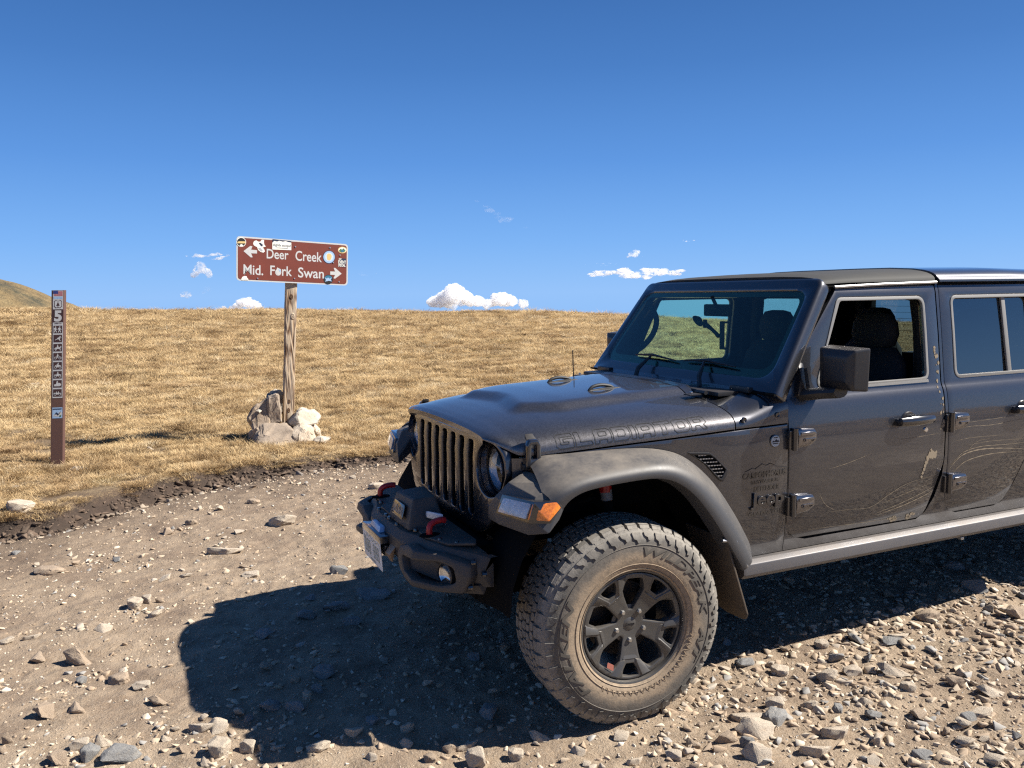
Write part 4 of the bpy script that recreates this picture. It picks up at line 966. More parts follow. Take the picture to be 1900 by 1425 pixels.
tube('aerial', [(.56, .62, 1.20), (.56, .62, 1.262), (.556, .62, 1.39)], [.006, .0035, .003], PLAS, TR); tube('aerial_base', [(.56, .62, 1.19), (.56, .62, 1.235)], .014, PLAS, TR)
for xx, zz in ((.62, 1.165), (.80, 1.175)):
    for s in (-1, 1): from_bm('body_bolt', bm_lathe([(0, .001), (.006, .001), (.010, .005), (.012, .004), (.012, -.006)], 14, 'y'), LETT, TR).matrix_local = Matrix.Translation((xx, s * (hw(xx) + .0), zz)) @ Matrix.Diagonal((1, s, 1, 1))

# ---- front wing sides, sills, door openings
def fy(x, z): return interp(x, [-.37, -.30, 0, .30, .57, .70], [.635, .660, .716, .760, .79, 1]) if x < .57 else 0
def wing(s, t): 
    def f(u, v, w):
        a = interp(u, [-.37, -.30, 0, .30, .50, .62], [.632, .660, .715, .761, .786, .80]); b = ys(v); k = sm((u - .35) / .25)
        return (u, s * (a * (1 - k) + min(b, .803) * k - t / 2 + w), v)
    return f
ARCH = [(.62, .50), (.60, .62), (.52, .78), (.40, .93), (.26, 1.005), (.05, 1.03), (-.18, 1.02), (-.30, .98), (-.37, .93)]
CX = [-.3, -.2, -.1, 0, .1, .2, .3, .35, .4, .45, .5, .55, .6, .65]
for s in (-1, 1):
    top = [(-.37, 1.066), (-.30, 1.068), (0, 1.089), (.30, 1.106), (.57, 1.122), (.861, 1.128)]
    fw = plate('front_wing', [top + [(.861, .50)] + ARCH], .02, wing(s, .02), PAINT, TR, bevel=.003, cuts_u=CX, cuts_v=CUTV)
    # vent
    vf = wing(s, 0)
    vp = [(.335, 1.046), (.438, 1.040), (.463, 1.022), (.528, .955), (.500, .905), (.468, .935), (.42, .99), (.37, 1.028)]
    vo = plate('wing_vent', [rpoly(vp, .01, 2), rpoly([((a - .43) * .80 + .436, (b - .985) * .78 + .985) for a, b in vp], .006, 2)], .012, lambda u, v, w: vf(u, v, w + .004), PLAS, fw, .002)
    plate('vent_backing', [rpoly([((a - .43) * .9 + .433, (b - .985) * .9 + .985) for a, b in vp], .006, 2)], .002, lambda u, v, w: vf(u, v, w + .0015), DARK, vo)
    bm = bmesh.new()
    for i in range(9):
        for j in range(9):
            x = .395 + .0125 * i + (.006 if j % 2 else 0); z = .905 + .0155 * j
            if not (z < 1.035 - .25 * abs(x - .40) - max(0, x - .45) * .75 and z > 1.025 - (x - .375) * 1.05 + .012): continue
            b2 = bm_box((0, 0, 0), (.009, .003, .004), 0); 
            for v in b2.verts: v.co = Vector(vf(v.co.x + x, v.co.z + z, v.co.y + .005))
            bm_join(bm, b2)
    from_bm('vent_mesh', bm, SIL if s < 0 else PLAS, vo, False)['kind'] = 'stuff'
    # body side behind and between the doors
    g = .005
    D1 = [(.881, .69), (.886, .655), (.93, .613), (.99, .592), (1.69, .592), (1.752, .625), (1.80, .69), (1.848, .80), (1.861, .90), (1.861, 1.736)]
    bsd = [(.862, 1.128 + .004), (.862 + .001, .68), (.872, .640), (.92, .603), (.985, .586), (1.70, .586), (1.76, .618), (1.81, .685), (1.855, .797), (1.867, .90), (1.867, 1.738),
           (1.881, 1.738), (1.881, .69), (1.89, .645), (1.925, .605), (1.98, .586), (2.27, .586), (2.335, .612), (2.40, .69), (2.60, 1.02), (2.666, 1.12), (2.666, 1.738), (2.86, 1.738), (2.86, .50), (.8635, .50)]
    plate('body_side', [bsd], .02, side(s, .02), PAINT, TR, bevel=.002, cuts_v=CUTV)
    for q in (.62, 1.52):
        pass
    # rock rail
    R0 = []
    for x in (.572, .585, 1.2, 2.0, 2.86, 2.87):
        c = .92 if x in (.572, 2.87) else 1.0
        R0.append([(x, s * (.815 + (y - .815) * c), .522 + (z - .522) * c) for y, z in rpoly([(.775, .545), (.842, .562), (.868, .548), (.869, .500), (.848, .480), (.775, .484)], .008, 3)])
    loft('side_rail', R0, RAIL, TR)
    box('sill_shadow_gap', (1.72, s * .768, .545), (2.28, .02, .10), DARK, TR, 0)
    box('rail_bolt', (1.93 + .02, s * .845, .474), (.022, .022, .014), SIL, TR, .004)

# ---- doors
def door(name, outline, hole, hr, s, front):
    D = plate(name, [outline, rpoly(hole, hr, 6)], .036, side(s, .036), PAINT, TR, bevel=.004, cuts_v=CUTV)
    # window trim ring
    cx = sum(p[0] for p in hole) / len(hole); czz = sum(p[1] for p in hole) / len(hole)
    def off(k): return rpoly([(a + (k if a > cx else -k) , b + (k if b > czz else -k)) for a, b in hole], [r + k for r in hr], 6)
    plate('window_trim', [off(.004), off(-.012)], .014, side(s, .014, .003), TRIM, D, bevel=.002, cuts_v=[1.34, 1.42, 1.5, 1.6])
    return D
W1 = [(1.045, 1.272), (1.775, 1.272), (1.775, 1.676), (1.215, 1.676), (1.10, 1.40)]
W2 = [(1.965, 1.272), (2.590, 1.272), (2.585, 1.676), (1.965, 1.676)]
def handle(D, x, z, s):
    h = empty('door_handle', (x, s * ys(z), z), D)
    rg = []
    for u, w, hh, dd in [(-.115, .020, .016, .020), (-.112, .028, .022, .030), (-.07, .036, .025, .030), (0, .040, .026, .030), (.07, .036, .024, .028), (.112, .026, .020, .026), (.118, .018, .014, .018)]:
        rg.append([(u, s * (w + a * dd / 2), .004 + b * hh * .9) for a, b in [(math.cos(k * math.pi / 5), math.sin(k * math.pi / 5)) for k in range(10)]])
    loft('grip', rg, LETT, h)
    from_bm('handle_cup', bm_lathe([(0, .0008), (.052, .0012), (.056, -.002)], 24, 'y'), LETT, h).matrix_local = Matrix.Translation((-.025, 0, .006)) @ Matrix.Diagonal((1.0, s, .72, 1))
    for u in (-.098, .098): box('handle_mount', (u, s * .012, .0), (.030, .028, .034), LETT, h, .005)
    return h
def hinge(D, x, z, s):
    h = empty('door_hinge', (x, s * (ys(z) + .0), z), D)
    plate('hinge_plate', [rpoly([(.018, -.042), (.090, -.036), (.122, -.012), (.122, .022), (.112, .040), (.018, .046)], .010, 3)], .018, lambda u, v, w: (u, s * (w + .010 + .006 * math.sin(max(0, min(1, (v + .04) / .085)) * 3.14)), v), HEADL, h, .005, cuts_v=[-.02, 0, .02])
    box('hinge_rib', (.082, s * .025, -.003), (.060, .008, .008), HEADL, h, .003); box('hinge_rib', (.070, s * .024, .022), (.085, .010, .014), HEADL, h, .004)
    tube('hinge_barrel', [(.004, s * .016, -.050), (.004, s * .016, .048)], .013, LETT, h, 12)
    box('hinge_leaf', (-.010, s * .005, -.004), (.030, .014, .085), LETT, h, .003)
    for u in (.050, .098): from_bm('bolt', bm_lathe([(0, .003), (.004, .003), (.007, .008), (.0085, .006), (.0085, 0)], 12, 'y'), LETT, h).matrix_local = Matrix.Translation((u, s * .020, -.006)) @ Matrix.Diagonal((1, s, 1, 1))
def inside(px, pz, poly_):
    c = False; n = len(poly_)
    for i in range(n):
        (x1, y1), (x2, y2) = poly_[i], poly_[(i + 1) % n]
        if (y1 > pz) != (y2 > pz) and px < (x2 - x1) * (pz - y1) / (y2 - y1) + x1: c = not c
    return c
DUSTY = simple('dried_mud_streak', (0.22, 0.175, 0.12), 0.9)
for s in (-1, 1):
    d1o = rpoly([(.868, .60), (1.745, .592), (1.860, .86), (1.860, 1.734), (1.215, 1.726), (.866, 1.30)], [.07, .09, .12, .006, .02, .03], 8)
    d1 = door('front_door', d1o, W1, [.05, .045, .05, .035, .05], s, True)
    d1['label'] = 'front door with its window down' if s < 0 else 'far side front door'
    d2o = rpoly([(1.887, .592), (2.335, .592), (2.66, 1.12), (2.66, 1.734), (1.887, 1.734)], [.09, .07, .10, .006, .006], 8)
    d2 = door('rear_door', d2o, W2, [.045, .03, .05, .04], s, False)
    handle(d1, 1.635, 1.085, s); handle(d2, 2.47, 1.085, s)
    from_bm('door_lock', bm_lathe([(0, .007), (.011, .006), (.013, 0)], 16, 'y'), CHR, d1).matrix_local = Matrix.Translation((1.722, s * ys(1.03), 1.035)) @ Matrix.Diagonal((1, s, 1, 1))
    for x, z in ((.882, 1.062), (.882, .762)): hinge(d1, x, z, s)
    for x, z in ((1.884, 1.060), (1.888, .752)): hinge(d2, x, z, s)
    # rear door glass is up, with a divider bar
    plate('window_pane', [rpoly(W2, [.04, .03, .04, .04], 4)], .004, side(s, .004, -.020), GP if s < 0 else GC, d2, cuts_v=[1.34, 1.5])
    plate('window_divider', [[(2.372, 1.262), (2.402, 1.262), (2.378, 1.684), (2.350, 1.684)]], .012, side(s, .012, -.006), TRIM, d2, .002)
    plate('belt_moulding', [rpoly([(1.39 if 0 else 1.06, 1.2615), (1.77, 1.2615), (1.77, 1.273), (1.06, 1.273)], .002, 2)], .008, side(s, .008, .006), TRIM, d1)
    # inner trim of the doors
    plate('door_card', [[(.92, .64), (1.84, .64), (1.84, 1.265), (.92, 1.265)]], .03, side(s, .03, -.045), INT, d1, cuts_v=[1.2]); plate('door_card', [[(1.92, .64), (2.5, .64), (2.64, 1.1), (2.64, 1.265), (1.92, 1.265)]], .03, side(s, .03, -.045), INT, d2, cuts_v=[1.2])
    # mirror
    M_ = empty('door_mirror', (.935, s * .772, 1.30), TR)
    hull('mirror_mount', [(-.015, -s * .01, -.055), (.045, -s * .01, -.055), (.05, -s * .02, .09), (.02, -s * .02, .10), (.0, s * .02, .03), (-.015, s * .02, -.05), (.04, s * .02, -.05)], PLAS, M_, .006)
    loft('mirror_arm', [[(x, s * y, z) for x, y, z in [(dx + a * .040, y, dz + b * .027) for a, b in [(math.cos(k * math.pi / 6), math.sin(k * math.pi / 6)) for k in range(12)]]] for y, dx, dz in [(-.01, .03, -.050), (.03, .04, -.046), (.08, .075, -.036), (.13, .10, -.030), (.15, .105, -.026)]], PLAS, M_)
    bmm = bm_hull([(.085, s * .045, -.015), (.085, s * .235, -.015), (.085, s * .238, .160), (.085, s * .040, .165), (.160, s * .030, -.020), (.160, s * .250, -.020), (.165, s * .252, .168), (.165, s * .025, .172), (.070, s * .075, .02), (.070, s * .205, .02), (.068, s * .205, .13), (.068, s * .075, .13)], .034, 4)
    from_bm('mirror_shell', bmm, PLAS, M_, True, 40)
    box('mirror_glass', (.1665, s * .139, .075), (.002, .19, .15), CHR, M_, 0)
# dried mud on the near doors
def smear(name, pts, wd, parent, off=.0012):
    bm = bmesh.new(); prev = None; P_ = smooth_path([(a, 0, b) for a, b in pts], 8); n = len(P_)
    for i, p in enumerate(P_):
        d = (P_[min(i + 1, n - 1)] - P_[max(i - 1, 0)]).normalized(); nn = Vector((-d.z, 0, d.x)) * wd * (0.25 + math.sin(math.pi * i / (n - 1))) * (1 + .5 * math.sin(i * 2.1)) * .6
        a, b = p + nn, p - nn
        cur = [bm.verts.new((q.x, -(ys(q.z) + off), q.z)) for q in (a, b)]
        if prev: bm.faces.new((prev[0], prev[1], cur[1], cur[0]))
        prev = cur
    return from_bm(name, bm, DUSTY, parent, False)
d1n = [o for o in TR.children if o.name.startswith('front_door')][0]; d2n = [o for o in TR.children if o.name.startswith('rear_door')][0]
for pts, wd in [([(1.10, .903), (1.22, .92), (1.36, .95)], .0012), ([(1.10, .70), (1.25, .695), (1.38, .69), (1.50, .74), (1.62, .78), (1.79, .80)], .0013), ([(1.42, .655), (1.56, .68), (1.70, .715), (1.80, .745)], .002), ([(1.43, .645), (1.60, .672), (1.72, .70), (1.79, .722)], .0028), ([(1.46, .70), (1.6, .73), (1.79, .765)], .0012), ([(1.55, 1.0), (1.66, 1.003), (1.83, 1.01)], .0010), ([(1.05, .80), (1.09, .74), (1.16, .70)], .001), ([(1.0, .63), (1.3, .62), (1.6, .612)], .0012)]:
    smear('mud_streak', pts, wd, d1n)
for pts, wd in [([(1.905, .825), (1.98, .88), (2.10, .90), (2.25, .895), (2.45, .875)], .0035), ([(1.91, .84), (1.99, .895), (2.12, .915), (2.30, .91), (2.52, .905)], .0018), ([(1.93, .80), (2.02, .85), (2.2, .87), (2.42, .862)], .0028), ([(1.94, .96), (2.05, .967), (2.3, .96)], .0011), ([(1.93, 1.02), (2.05, 1.025), (2.2, 1.02), (2.4, 1.03), (2.58, 1.035)], .0013), ([(1.97, 1.045), (2.2, 1.05), (2.4, 1.055)], .0010), ([(2.02, .93), (2.2, .937), (2.5, .925)], .0010), ([(2.05, .88), (2.04, .91), (2.10, .945), (2.2, .95)], .001)]:
    smear('mud_streak', pts, wd, d2n)
r = random.Random(12)
for cx_, cz_, q in [(1.775, .908, .022), (1.757, .905, .018), (1.792, .900, .014), (1.742, .893, .014), (1.735, .872, .012), (1.727, .855, .010), (1.722, .838, .009), (1.714, .820, .009), (1.708, .803, .008), (1.80, .917, .008), (1.765, .932, .007)]:
    plate('mud_splash', [[(cx_ + q * math.cos(k * .628) * r.uniform(.65, 1.15), cz_ + q * math.sin(k * .628) * r.uniform(.65, 1.15)) for k in range(10)]], .0009 + .0002 * r.random(), side(-1, .001, .0016 + .0003 * r.random()), DUSTY, d1n)
r = random.Random(4)
for k in range(26):
    x, z = 1.838 + r.uniform(-.012, .014), 1.02 + r.random() ** 1.3 * .42; q = r.uniform(.003, .009)
    if z < 1.27 or True:
        plate('mud_spot', [[(x + q * math.cos(a) * r.uniform(.5, 1), z + q * 1.8 * math.sin(a) * r.uniform(.5, 1)) for a in (0, .9, 1.9, 2.9, 3.9, 5.0)]], .0008, side(-1, .0008, .0014), DUSTY, d1n)
for k in range(14):
    x, z = 1.60 + r.uniform(-.1, .1), .60 + r.uniform(0, .02); q = r.uniform(.006, .018)
    plate('mud_spot', [[(x + q * math.cos(a) * r.uniform(.5, 1), z + q * .5 * math.sin(a)) for a in (0, .9, 1.9, 2.9, 3.9, 5.0)]], .0008, side(-1, .0008, .0016), DUSTY, d1n)

# ---- badges on the near and far wings
BLUE = simple('badge_face', (0.35, 0.40, 0.45), 0.4, 0.2)
for s in (-1, 1):
    f = side(s, 0, .0)
    def bt(nm, txt, x0, x1, z, h, mat, th, bold=0.03, s=s, f=f):
        bm = bm_text(txt, 1.0, t=0.0 if th < .001 else 0.1, bold=bold); X = [v.co.x for v in bm.verts]; Yv = [v.co.y for v in bm.verts]; Zv = max(v.co.z for v in bm.verts) or 1
        for v in bm.verts:
            a = (v.co.x - min(X)) / (max(X) - min(X)); a = a if s < 0 else 1 - a
            v.co = Vector(f(x0 + (x1 - x0) * a, z + (v.co.y - min(Yv)) / (max(Yv) - min(Yv)) * h, .001 + (v.co.z / Zv * .5 + .5) * th))
        return from_bm(nm, bm, mat, TR, False)
    bt('name_badge', 'Jeep', .652, .835, .765, .074, LETT, .009, .025)
    bt('model_decal', 'GLADIATOR', .648, .842, .735, .018, WDEC, .0005, .02)
    bt('wing_decal', 'DEFENDER', .672, .815, .845, .022, WDEC, .0004, .015)
    bt('wing_decal', 'CARPOPHORUS', .608, .852, .905, .027, WDEC, .0005, .05)
    bt('wing_decal', 'BESTIARIUS', .655, .810, .880, .015, WDEC, .0004, .03)
    mts = [(.62, .94), (.66, .953), (.675, .948), (.715, .968), (.735, .958), (.76, .966), (.80, .948), (.86, .94)]
    plate('wing_decal', [mts + [(a, b - .0022) for a, b in mts[::-1]]], .0004, lambda u, v, w, f=f: f(u, v, w + .0012), DECAL, TR)
    bg_ = from_bm('round_badge', bm_lathe([(0, .0035), (.026, .0035), (.029, .002), (.029, 0)], 28, 'y'), LETT, TR); bg_.matrix_local = Matrix.Translation((.785, s * ys(1.06), 1.060)) @ Matrix.Diagonal((1, s, 1, 1))
    from_bm('badge_face', bm_lathe([(0, .0042), (.0245, .0042), (.0246, .003)], 28, 'y'), BLUE, bg_)
    plate('badge_print', [[(-.022, -.004), (-.012, .004), (-.006, 0), (.004, .009), (.010, .002), (.016, .004), (.022, -.004)]], .0004, lambda u, v, w: (u, .0047 + w, v), DECAL, bg_)
    for zt_, zh, wd in ((.014, .004, .012), (-.012, .004, .016)): plate('badge_print', [[(-wd, zt_), (wd, zt_), (wd, zt_ + zh), (-wd, zt_ + zh)]], .0004, lambda u, v, w: (u, .0047 + w, v), DECAL, bg_)

# ---- wheel arch flares: loft of the section along the arch
FI = [(-.345, .655, 1.045), (-.30, .668, 1.073), (-.20, .700, 1.080), (.0, .725, 1.083), (.15, .748, 1.078), (.27, .770, 1.052), (.36, .785, 1.000), (.46, .797, .905), (.56, .803, .770), (.640, .803, .640), (.660, .803, .585)]
FA = [(-.400, .880, .985), (-.340, .893, 1.015), (-.22, .905, 1.040), (.0, .910, 1.052), (.14, .910, 1.045), (.235, .910, 1.010), (.315, .910, .955), (.395, .912, .865), (.480, .915, .745), (.560, .915, .618), (.575, .912, .580)]
FB = [(-.375, .930, .945), (-.325, .938, .985), (-.22, .940, 1.012), (.0, .940, 1.022), (.12, .940, 1.014), (.205, .940, .982), (.280, .940, .925), (.360, .940, .835), (.440, .940, .722), (.520, .938, .598), (.530, .935, .565)]
FC = [(-.345, .925, .905), (-.305, .935, .955), (-.215, .938, .985), (.0, .938, .998), (.11, .938, .990), (.190, .938, .958), (.262, .938, .902), (.338, .938, .814), (.418, .938, .700), (.497, .935, .580), (.508, .930, .556)]
FD = [(-.330, .870, .90), (-.295, .87, .945), (-.21, .87, .975), (.0, .87, .988), (.10, .87, .980), (.178, .87, .950), (.250, .87, .894), (.324, .87, .806), (.404, .87, .694), (.483, .87, .575), (.50, .87, .556)]
def catmull(pts, n=5): return smooth_path(pts, n)
def flare(name, s, dx=0.0, mirror_front=False):
    rows = []
    L5 = [catmull(q) for q in (FI, FA, FB, FC, FD)]
    for i in range(len(L5[0])):
        a, b, c, d, e = [q[i] for q in L5]
        m = a.lerp(b, .5); m.z += .012
        m2 = b.lerp(c, .5); m2.y += .006; m2.z += .004
        row = [a, a.lerp(m, .5) + Vector((0, 0, .004)), m, m.lerp(b, .55) + Vector((0, 0, .003)), b, m2, c, c.lerp(d, .5) + Vector((0, .003, 0)), d, e]
        rows.append([(p.x + dx, s * p.y, p.z) for p in row])
    return loft(name, rows, FLARE, TR, closed=False, cap=False, angle=40)
DRL = simple('lamp_reflector', (0.42, 0.45, 0.50), 0.30, 0.1, 0.25, 40, 0.4, Coat_Weight=1.0); AMB = simple('amber_lens', (0.75, 0.20, 0.02), 0.25, 0, 0.35, 90, 0.6, Coat_Weight=1.0, Emission_Color=(0, 0, 0, 1))
for s in (-1, 1):
    fl = flare('front_flare', s)
    H = [(-.505, .610, .865), (-.505, .610, .832), (-.500, .70, .828), (-.470, .905, .835), (-.400, .940, .840), (-.355, .935, .885), (-.330, .925, .935), (-.338, .930, .965), (-.455, .900, .905), (-.495, .66, .93), (-.455, .70, .99), (-.425, .88, .968), (-.36, .66, 1.02), (-.335, .895, 1.014), (-.30, .66, .96), (-.30, .90, .95), (-.47, .905, .90), (-.505, .62, .885)]
    hs = hull('flare_nose', [(x, s * y, z) for x, y, z in H], FLARE, fl, .018, 3, 60)
    # sidelight and indicator let into the nose
    def nose(y, z, o=0.0):   # front surface of the nose
        x = -.500 + .20 * max(0, y - .80) ** 1.5 + .42 * max(0, z - .895) - o
        return (x, s * y, z)
    A_ = [(.715, .880), (.745, .945), (.905, .950), (.890, .895)]
    Lh = empty('side_lamp', (0, 0, 0), fl)
    def quad(nm, P8, mat): return hull(nm, P8, mat, Lh, .004, 2)
    hull('lamp_surround', [(x, s * y, z) for x, y, z in [(-.510, .700, .874), (-.488, .715, .950), (-.452, .925, .962), (-.474, .920, .882), (-.400, .950, .880), (-.345, .946, .938), (-.365, .946, .960), (-.44, .70, .875), (-.44, .70, .95), (-.38, .90, .9)]], LETT, Lh, .004)
    quad('clear_lamp', [(x, s * y, z) for x, y, z in [(-.5135, .725, .886), (-.4935, .738, .942), (-.4600, .912, .954), (-.4800, .905, .896), (-.49, .73, .890), (-.48, .74, .938), (-.44, .90, .95), (-.45, .90, .9)]], DRL)
    quad('amber_lamp', [(x, s * y, z) for x, y, z in [(-.4780, .914, .894), (-.4580, .920, .954), (-.405, .953, .890), (-.355, .950, .935), (-.372, .950, .957), (-.44, .90, .897), (-.43, .90, .95), (-.38, .92, .9), (-.36, .92, .95)]], AMB)
    # rear wheel flare, same section
    rf = flare('rear_flare', s, 3.487)
    # inner arches
    for cx in (0.0, 3.487):
        rows = []
        for k in range(15):
            a = math.pi * (k / 14) ; rr_ = .50
            rows.append([(cx + .03 + rr_ * math.cos(a) * 1.06, s * y, .44 + rr_ * math.sin(a) * 1.02 + (.04 if y > .6 else 0)) for y in (.80 if cx == 0 else .80, .70, .46)])
        loft('arch_liner', rows, DARK, TR, closed=False, cap=False)
    # mud flap
    o = plate('mud_flap', [rpoly([(.64, .70), (.925, .70), (.930, .36), (.905, .325), (.78, .315), (.66, .34)], [.01, .02, .03, .04, .03, .03], 4)], .010, lambda u, v, w: (.430 + (.70 - v) * .33 + w - .02 * (u - .8), s * u, v), DIRTY, TR, .002)
    tube('flap_bracket', [(.40, s * .93, .700), (.47, s * .93, .690), (.53, s * .93, .57)], .008, SIL, o)

# ---- grille
def gx(y, z): return -.452 + .30 * max(0, abs(y) - .42) ** 1.6 * 1.4 + (.10 * max(0, z - 1.03)) + .05 * max(0, .98 - z) * 0
go_ = rpoly([(-.40, .715), (.40, .715), (.50, .760), (.575, .86), (.632, 1.00), (.622, 1.085), (.55, 1.128), (-.55, 1.128), (-.622, 1.085), (-.632, 1.00), (-.575, .86), (-.50, .760)], [.03, .03, .03, .04, .05, .05, .05, .05, .05, .05, .04, .03], 4)
loops = [go_] + [rpoly([(.108 * k - .031, .765 + (.0 if abs(k) < 3 else .012)), (.108 * k + .031, .765 + (.0 if abs(k) < 3 else .012)), (.108 * k + .031, 1.103), (.108 * k - .031, 1.103)], .022, 4) for k in range(-3, 4)]
loops += [circ(.505 * q, 1.002, .112, 40) for q in (-1, 1)]
bmg = bm_plate(loops, .03, .006, cuts_u=[-.6, -.55, -.5, -.45, .45, .5, .55, .6], cuts_v=[.8, .9, 1.03, 1.06])
for v in bmg.verts:
    y, z, w = v.co; v.co = Vector((gx(y, z) - w, y, z))
grille = from_bm('grille', bmg, PAINT, TR, True, 35)
for q in (-1, 1):
    loft('grille_side', [[(x, q * y, z) for x, y in ((-.42, .590), (-.405, .625), (-.37, .642), (-.33, .650), (-.27, .662))] for z in (.84, .95, 1.04, 1.066)], PAINT, grille, closed=False, cap=False)
bm = bmesh.new()
for k in range(-3, 4):                                       # hexagon mesh behind the slots
    for j in range(22):
        for q in (-1, 0, 1):
            y = .108 * k + q * .021; z = .785 + .0150 * j + (.0075 if q else 0)
            bm_join(bm, bm_tube([(-.425, y - .0095, z), (-.425, y - .005, z + .0062), (-.425, y + .005, z + .0062), (-.425, y + .0095, z)], .0016, 4, False))
o = from_bm('slot_mesh', bm, PLAS, grille, True); o['kind'] = 'stuff'
box('grille_backing', (-.385, 0, .92), (.01, 1.04, .42), DARK, grille, 0)
for q in (-1, 1):
    hl = empty('headlight', (-.448, q * .505, 1.002), TR)
    from_bm('headlight_bucket', bm_lathe([(.110, .004), (.104, .045), (.098, .070)], 40, 'x'), PAINT if 0 else HEADL, hl)
    from_bm('headlight_ring', bm_lathe([(.098, .070), (.098, .034), (.088, .028), (.086, .05)], 40, 'x'), PLAS, hl)
    from_bm('reflector', bm_lathe([(.0, .08), (.04, .075), (.07, .058), (.087, .034)], 36, 'x'), SIL, hl)
    from_bm('lens', bm_lathe([(0, .006), (.03, .009), (.06, .019), (.087, .034)], 36, 'x'), GC, hl)
    from_bm('lamp_projector', bm_lathe([(0, .055), (.03, .057), (.036, .07), (.036, .09)], 24, 'x'), SIL, hl)
    tube('lamp_bar', [(.062, -.08, .0), (.062, .08, .0)], .008, SIL, hl)

# ---- bumper, winch, plate, tow hooks
def bst(y, fx, zt_, zb2, rx, nose_=.0):    # bumper section at y
    return [(fx + .028, y, zb2), (fx + .006, y, zb2 + .03), (fx, y, (zt_ + zb2) / 2), (fx + .004, y, zt_ - .035), (fx + .030, y, zt_ - .004), (fx + .06, y, zt_), (rx, y, zt_ + .0), (rx + .01, y, zt_ - .03), (rx + .01, y, zb2)]
half = [(.0, -.778, .712, .575, -.545), (.22, -.772, .712, .572, -.545), (.27, -.760, .712, .60, -.545), (.36, -.735, .714, .625, -.545), (.50, -.712, .714, .632, -.545), (.60, -.665, .710, .60, -.535), (.665, -.605, .700, .57, -.525), (.700, -.565, .690, .56, -.515), (.712, -.540, .680, .56, -.51)]
rows = [bst(-a, *q) for a, *q in half[::-1]] + [bst(a, *q) for a, *q in half[1:]]
bumper = loft('bumper', rows, BUMP, TR, angle=28); bumper.scale = (1, .905, 1)
# raised top plate
plate('bumper_top_plate', [rpoly([(-.575, -.64), (-.55, -.655), (-.53, -.60), (-.53, .60), (-.55, .655), (-.575, .64), (-.645, .57), (-.695, .42), (-.69, .28), (-.72, .22), (-.72, -.22), (-.69, -.28), (-.695, -.42), (-.645, -.57)], .02, 4)], .012, lambda u, v, w: (u, v, .716 + w + .010 * sm((u + .66) / .1)), BUMP, bumper, .004)
for s in (-1, 1):
    for (x, y) in ((-.70, .30), (-.61, .585), (-.655, .50), (-.56, .56), (-.745, .16), (-.745, .03), (-.56, .30), (-.56, .42)):
        from_bm('bolt', bm_lathe([(0, .013), (.008, .012), (.0105, .004), (.011, 0)], 8, 'z'), LETT, bumper).location = (x, s * y, .7175)
    # lamp pod
    pod = [rpoly([(.255, .612), (.285, .655), (.40, .692), (.60, .690), (.705, .660), (.712, .60), (.690, .520), (.60, .512), (.40, .522), (.285, .560)], .02, 3), rpoly([(.345, .628), (.60, .655), (.655, .635), (.665, .565), (.61, .545), (.39, .565)], .03, 4)]
    def pf(u, v, w):
        v = .70 - (.70 - v) * .86
        return (-.758 + 1.0 * max(0, u - .50) ** 1.12 + .12 * max(0, .34 - u) - w + .25 * max(0, v - .63), s * (u + w * .5 * sm((u - .5) / .2)), v)
    pd = plate('lamp_pod', pod, .05, pf, BUMP, bumper, .010, cuts_u=[.3, .34, .45, .50, .53, .56, .60, .63, .66, .69], cuts_v=[.56, .60, .64, .67])
    # tunnel inside the pod
    i0 = pod[1]; rows = [[pf(u, v, -.01) for u, v in i0], [tuple(Vector(pf(.52 + (u - .52) * .8 + .03, .60 + (v - .60) * .85, -.06))) for u, v in i0], [(-.66, s * .5, .60)] * len(i0)]
    loft('pod_tunnel', rows, BUMP, pd)
    fg = empty('fog_lamp', (-.668, s * .600, .603), pd); fg.rotation_euler = (0, 0, s * rad(-18))
    from_bm('fog_lens', bm_lathe([(0, -.008), (.025, -.005), (.043, .004)], 28, 'x'), GC, fg); from_bm('fog_reflector', bm_lathe([(0, .02), (.03, .014), (.045, 0)], 28, 'x'), CHR, fg); from_bm('fog_ring', bm_lathe([(.043, .006), (.045, -.006), (.05, -.004), (.052, .02)], 28, 'x'), PLAS, fg)
    loft('skid_flap', [[(-.735, s * .33, .575), (-.70, s * .33, .58), (-.70, s * .33, .560)], [(-.725, s * .50, .558), (-.68, s * .50, .56), (-.69, s * .50, .530)], [(-.625, s * .64, .56), (-.57, s * .64, .56), (-.60, s * .64, .528)], [(-.56, s * .70, .570), (-.52, s * .70, .570), (-.54, s * .70, .530)]], BUMP, bumper, angle=20)
    for (x, y, z) in ((-.585, .700, .668), (-.545, .722, .62), (-.60, .705, .570)):
        from_bm('bolt', bm_lathe([(0, -.010), (.008, -.009), (.0105, -.002), (.011, .01)], 8, 'x'), LETT, bumper).location = (x, s * y, z)
    # red tow hook
    th = tube('tow_hook', smooth_path([(-.672, s * .375, .70), (-.674, s * .375, .745), (-.665, s * .372, .766), (-.645, s * .368, .776), (-.615, s * .365, .779), (-.600, s * .363, .776)], 4), .0135, RED, TR, 10)
    from_bm('hook_slot', bm_lathe([(0, .0), (.034, .0), (.036, -.006)], 20, 'z'), DARK, th).matrix_local = Matrix.Translation((-.672, s * .375, .7275)) @ Matrix.Diagonal((1.3, .8, 1, 1))
wc = hull('winch_cover', [(-.735, .03, .712), (-.725, -.245, .712), (-.565, -.29, .712), (-.545, .02, .712), (-.700, -.005, .838), (-.690, -.215, .842), (-.592, -.235, .850), (-.575, -.02, .850), (-.715, .01, .79), (-.705, -.235, .79)], BUMP, TR, .014, 3, 30)
nrm_ = (Vector((-.735, .03, .712)) - Vector((-.700, -.005, .838)))
def wf(u, v, w): 
    a = v / .126; return (-.738 + .036 * a - w * .96 - .004, u - .105 + .012 * u, .714 + v + w * .27)
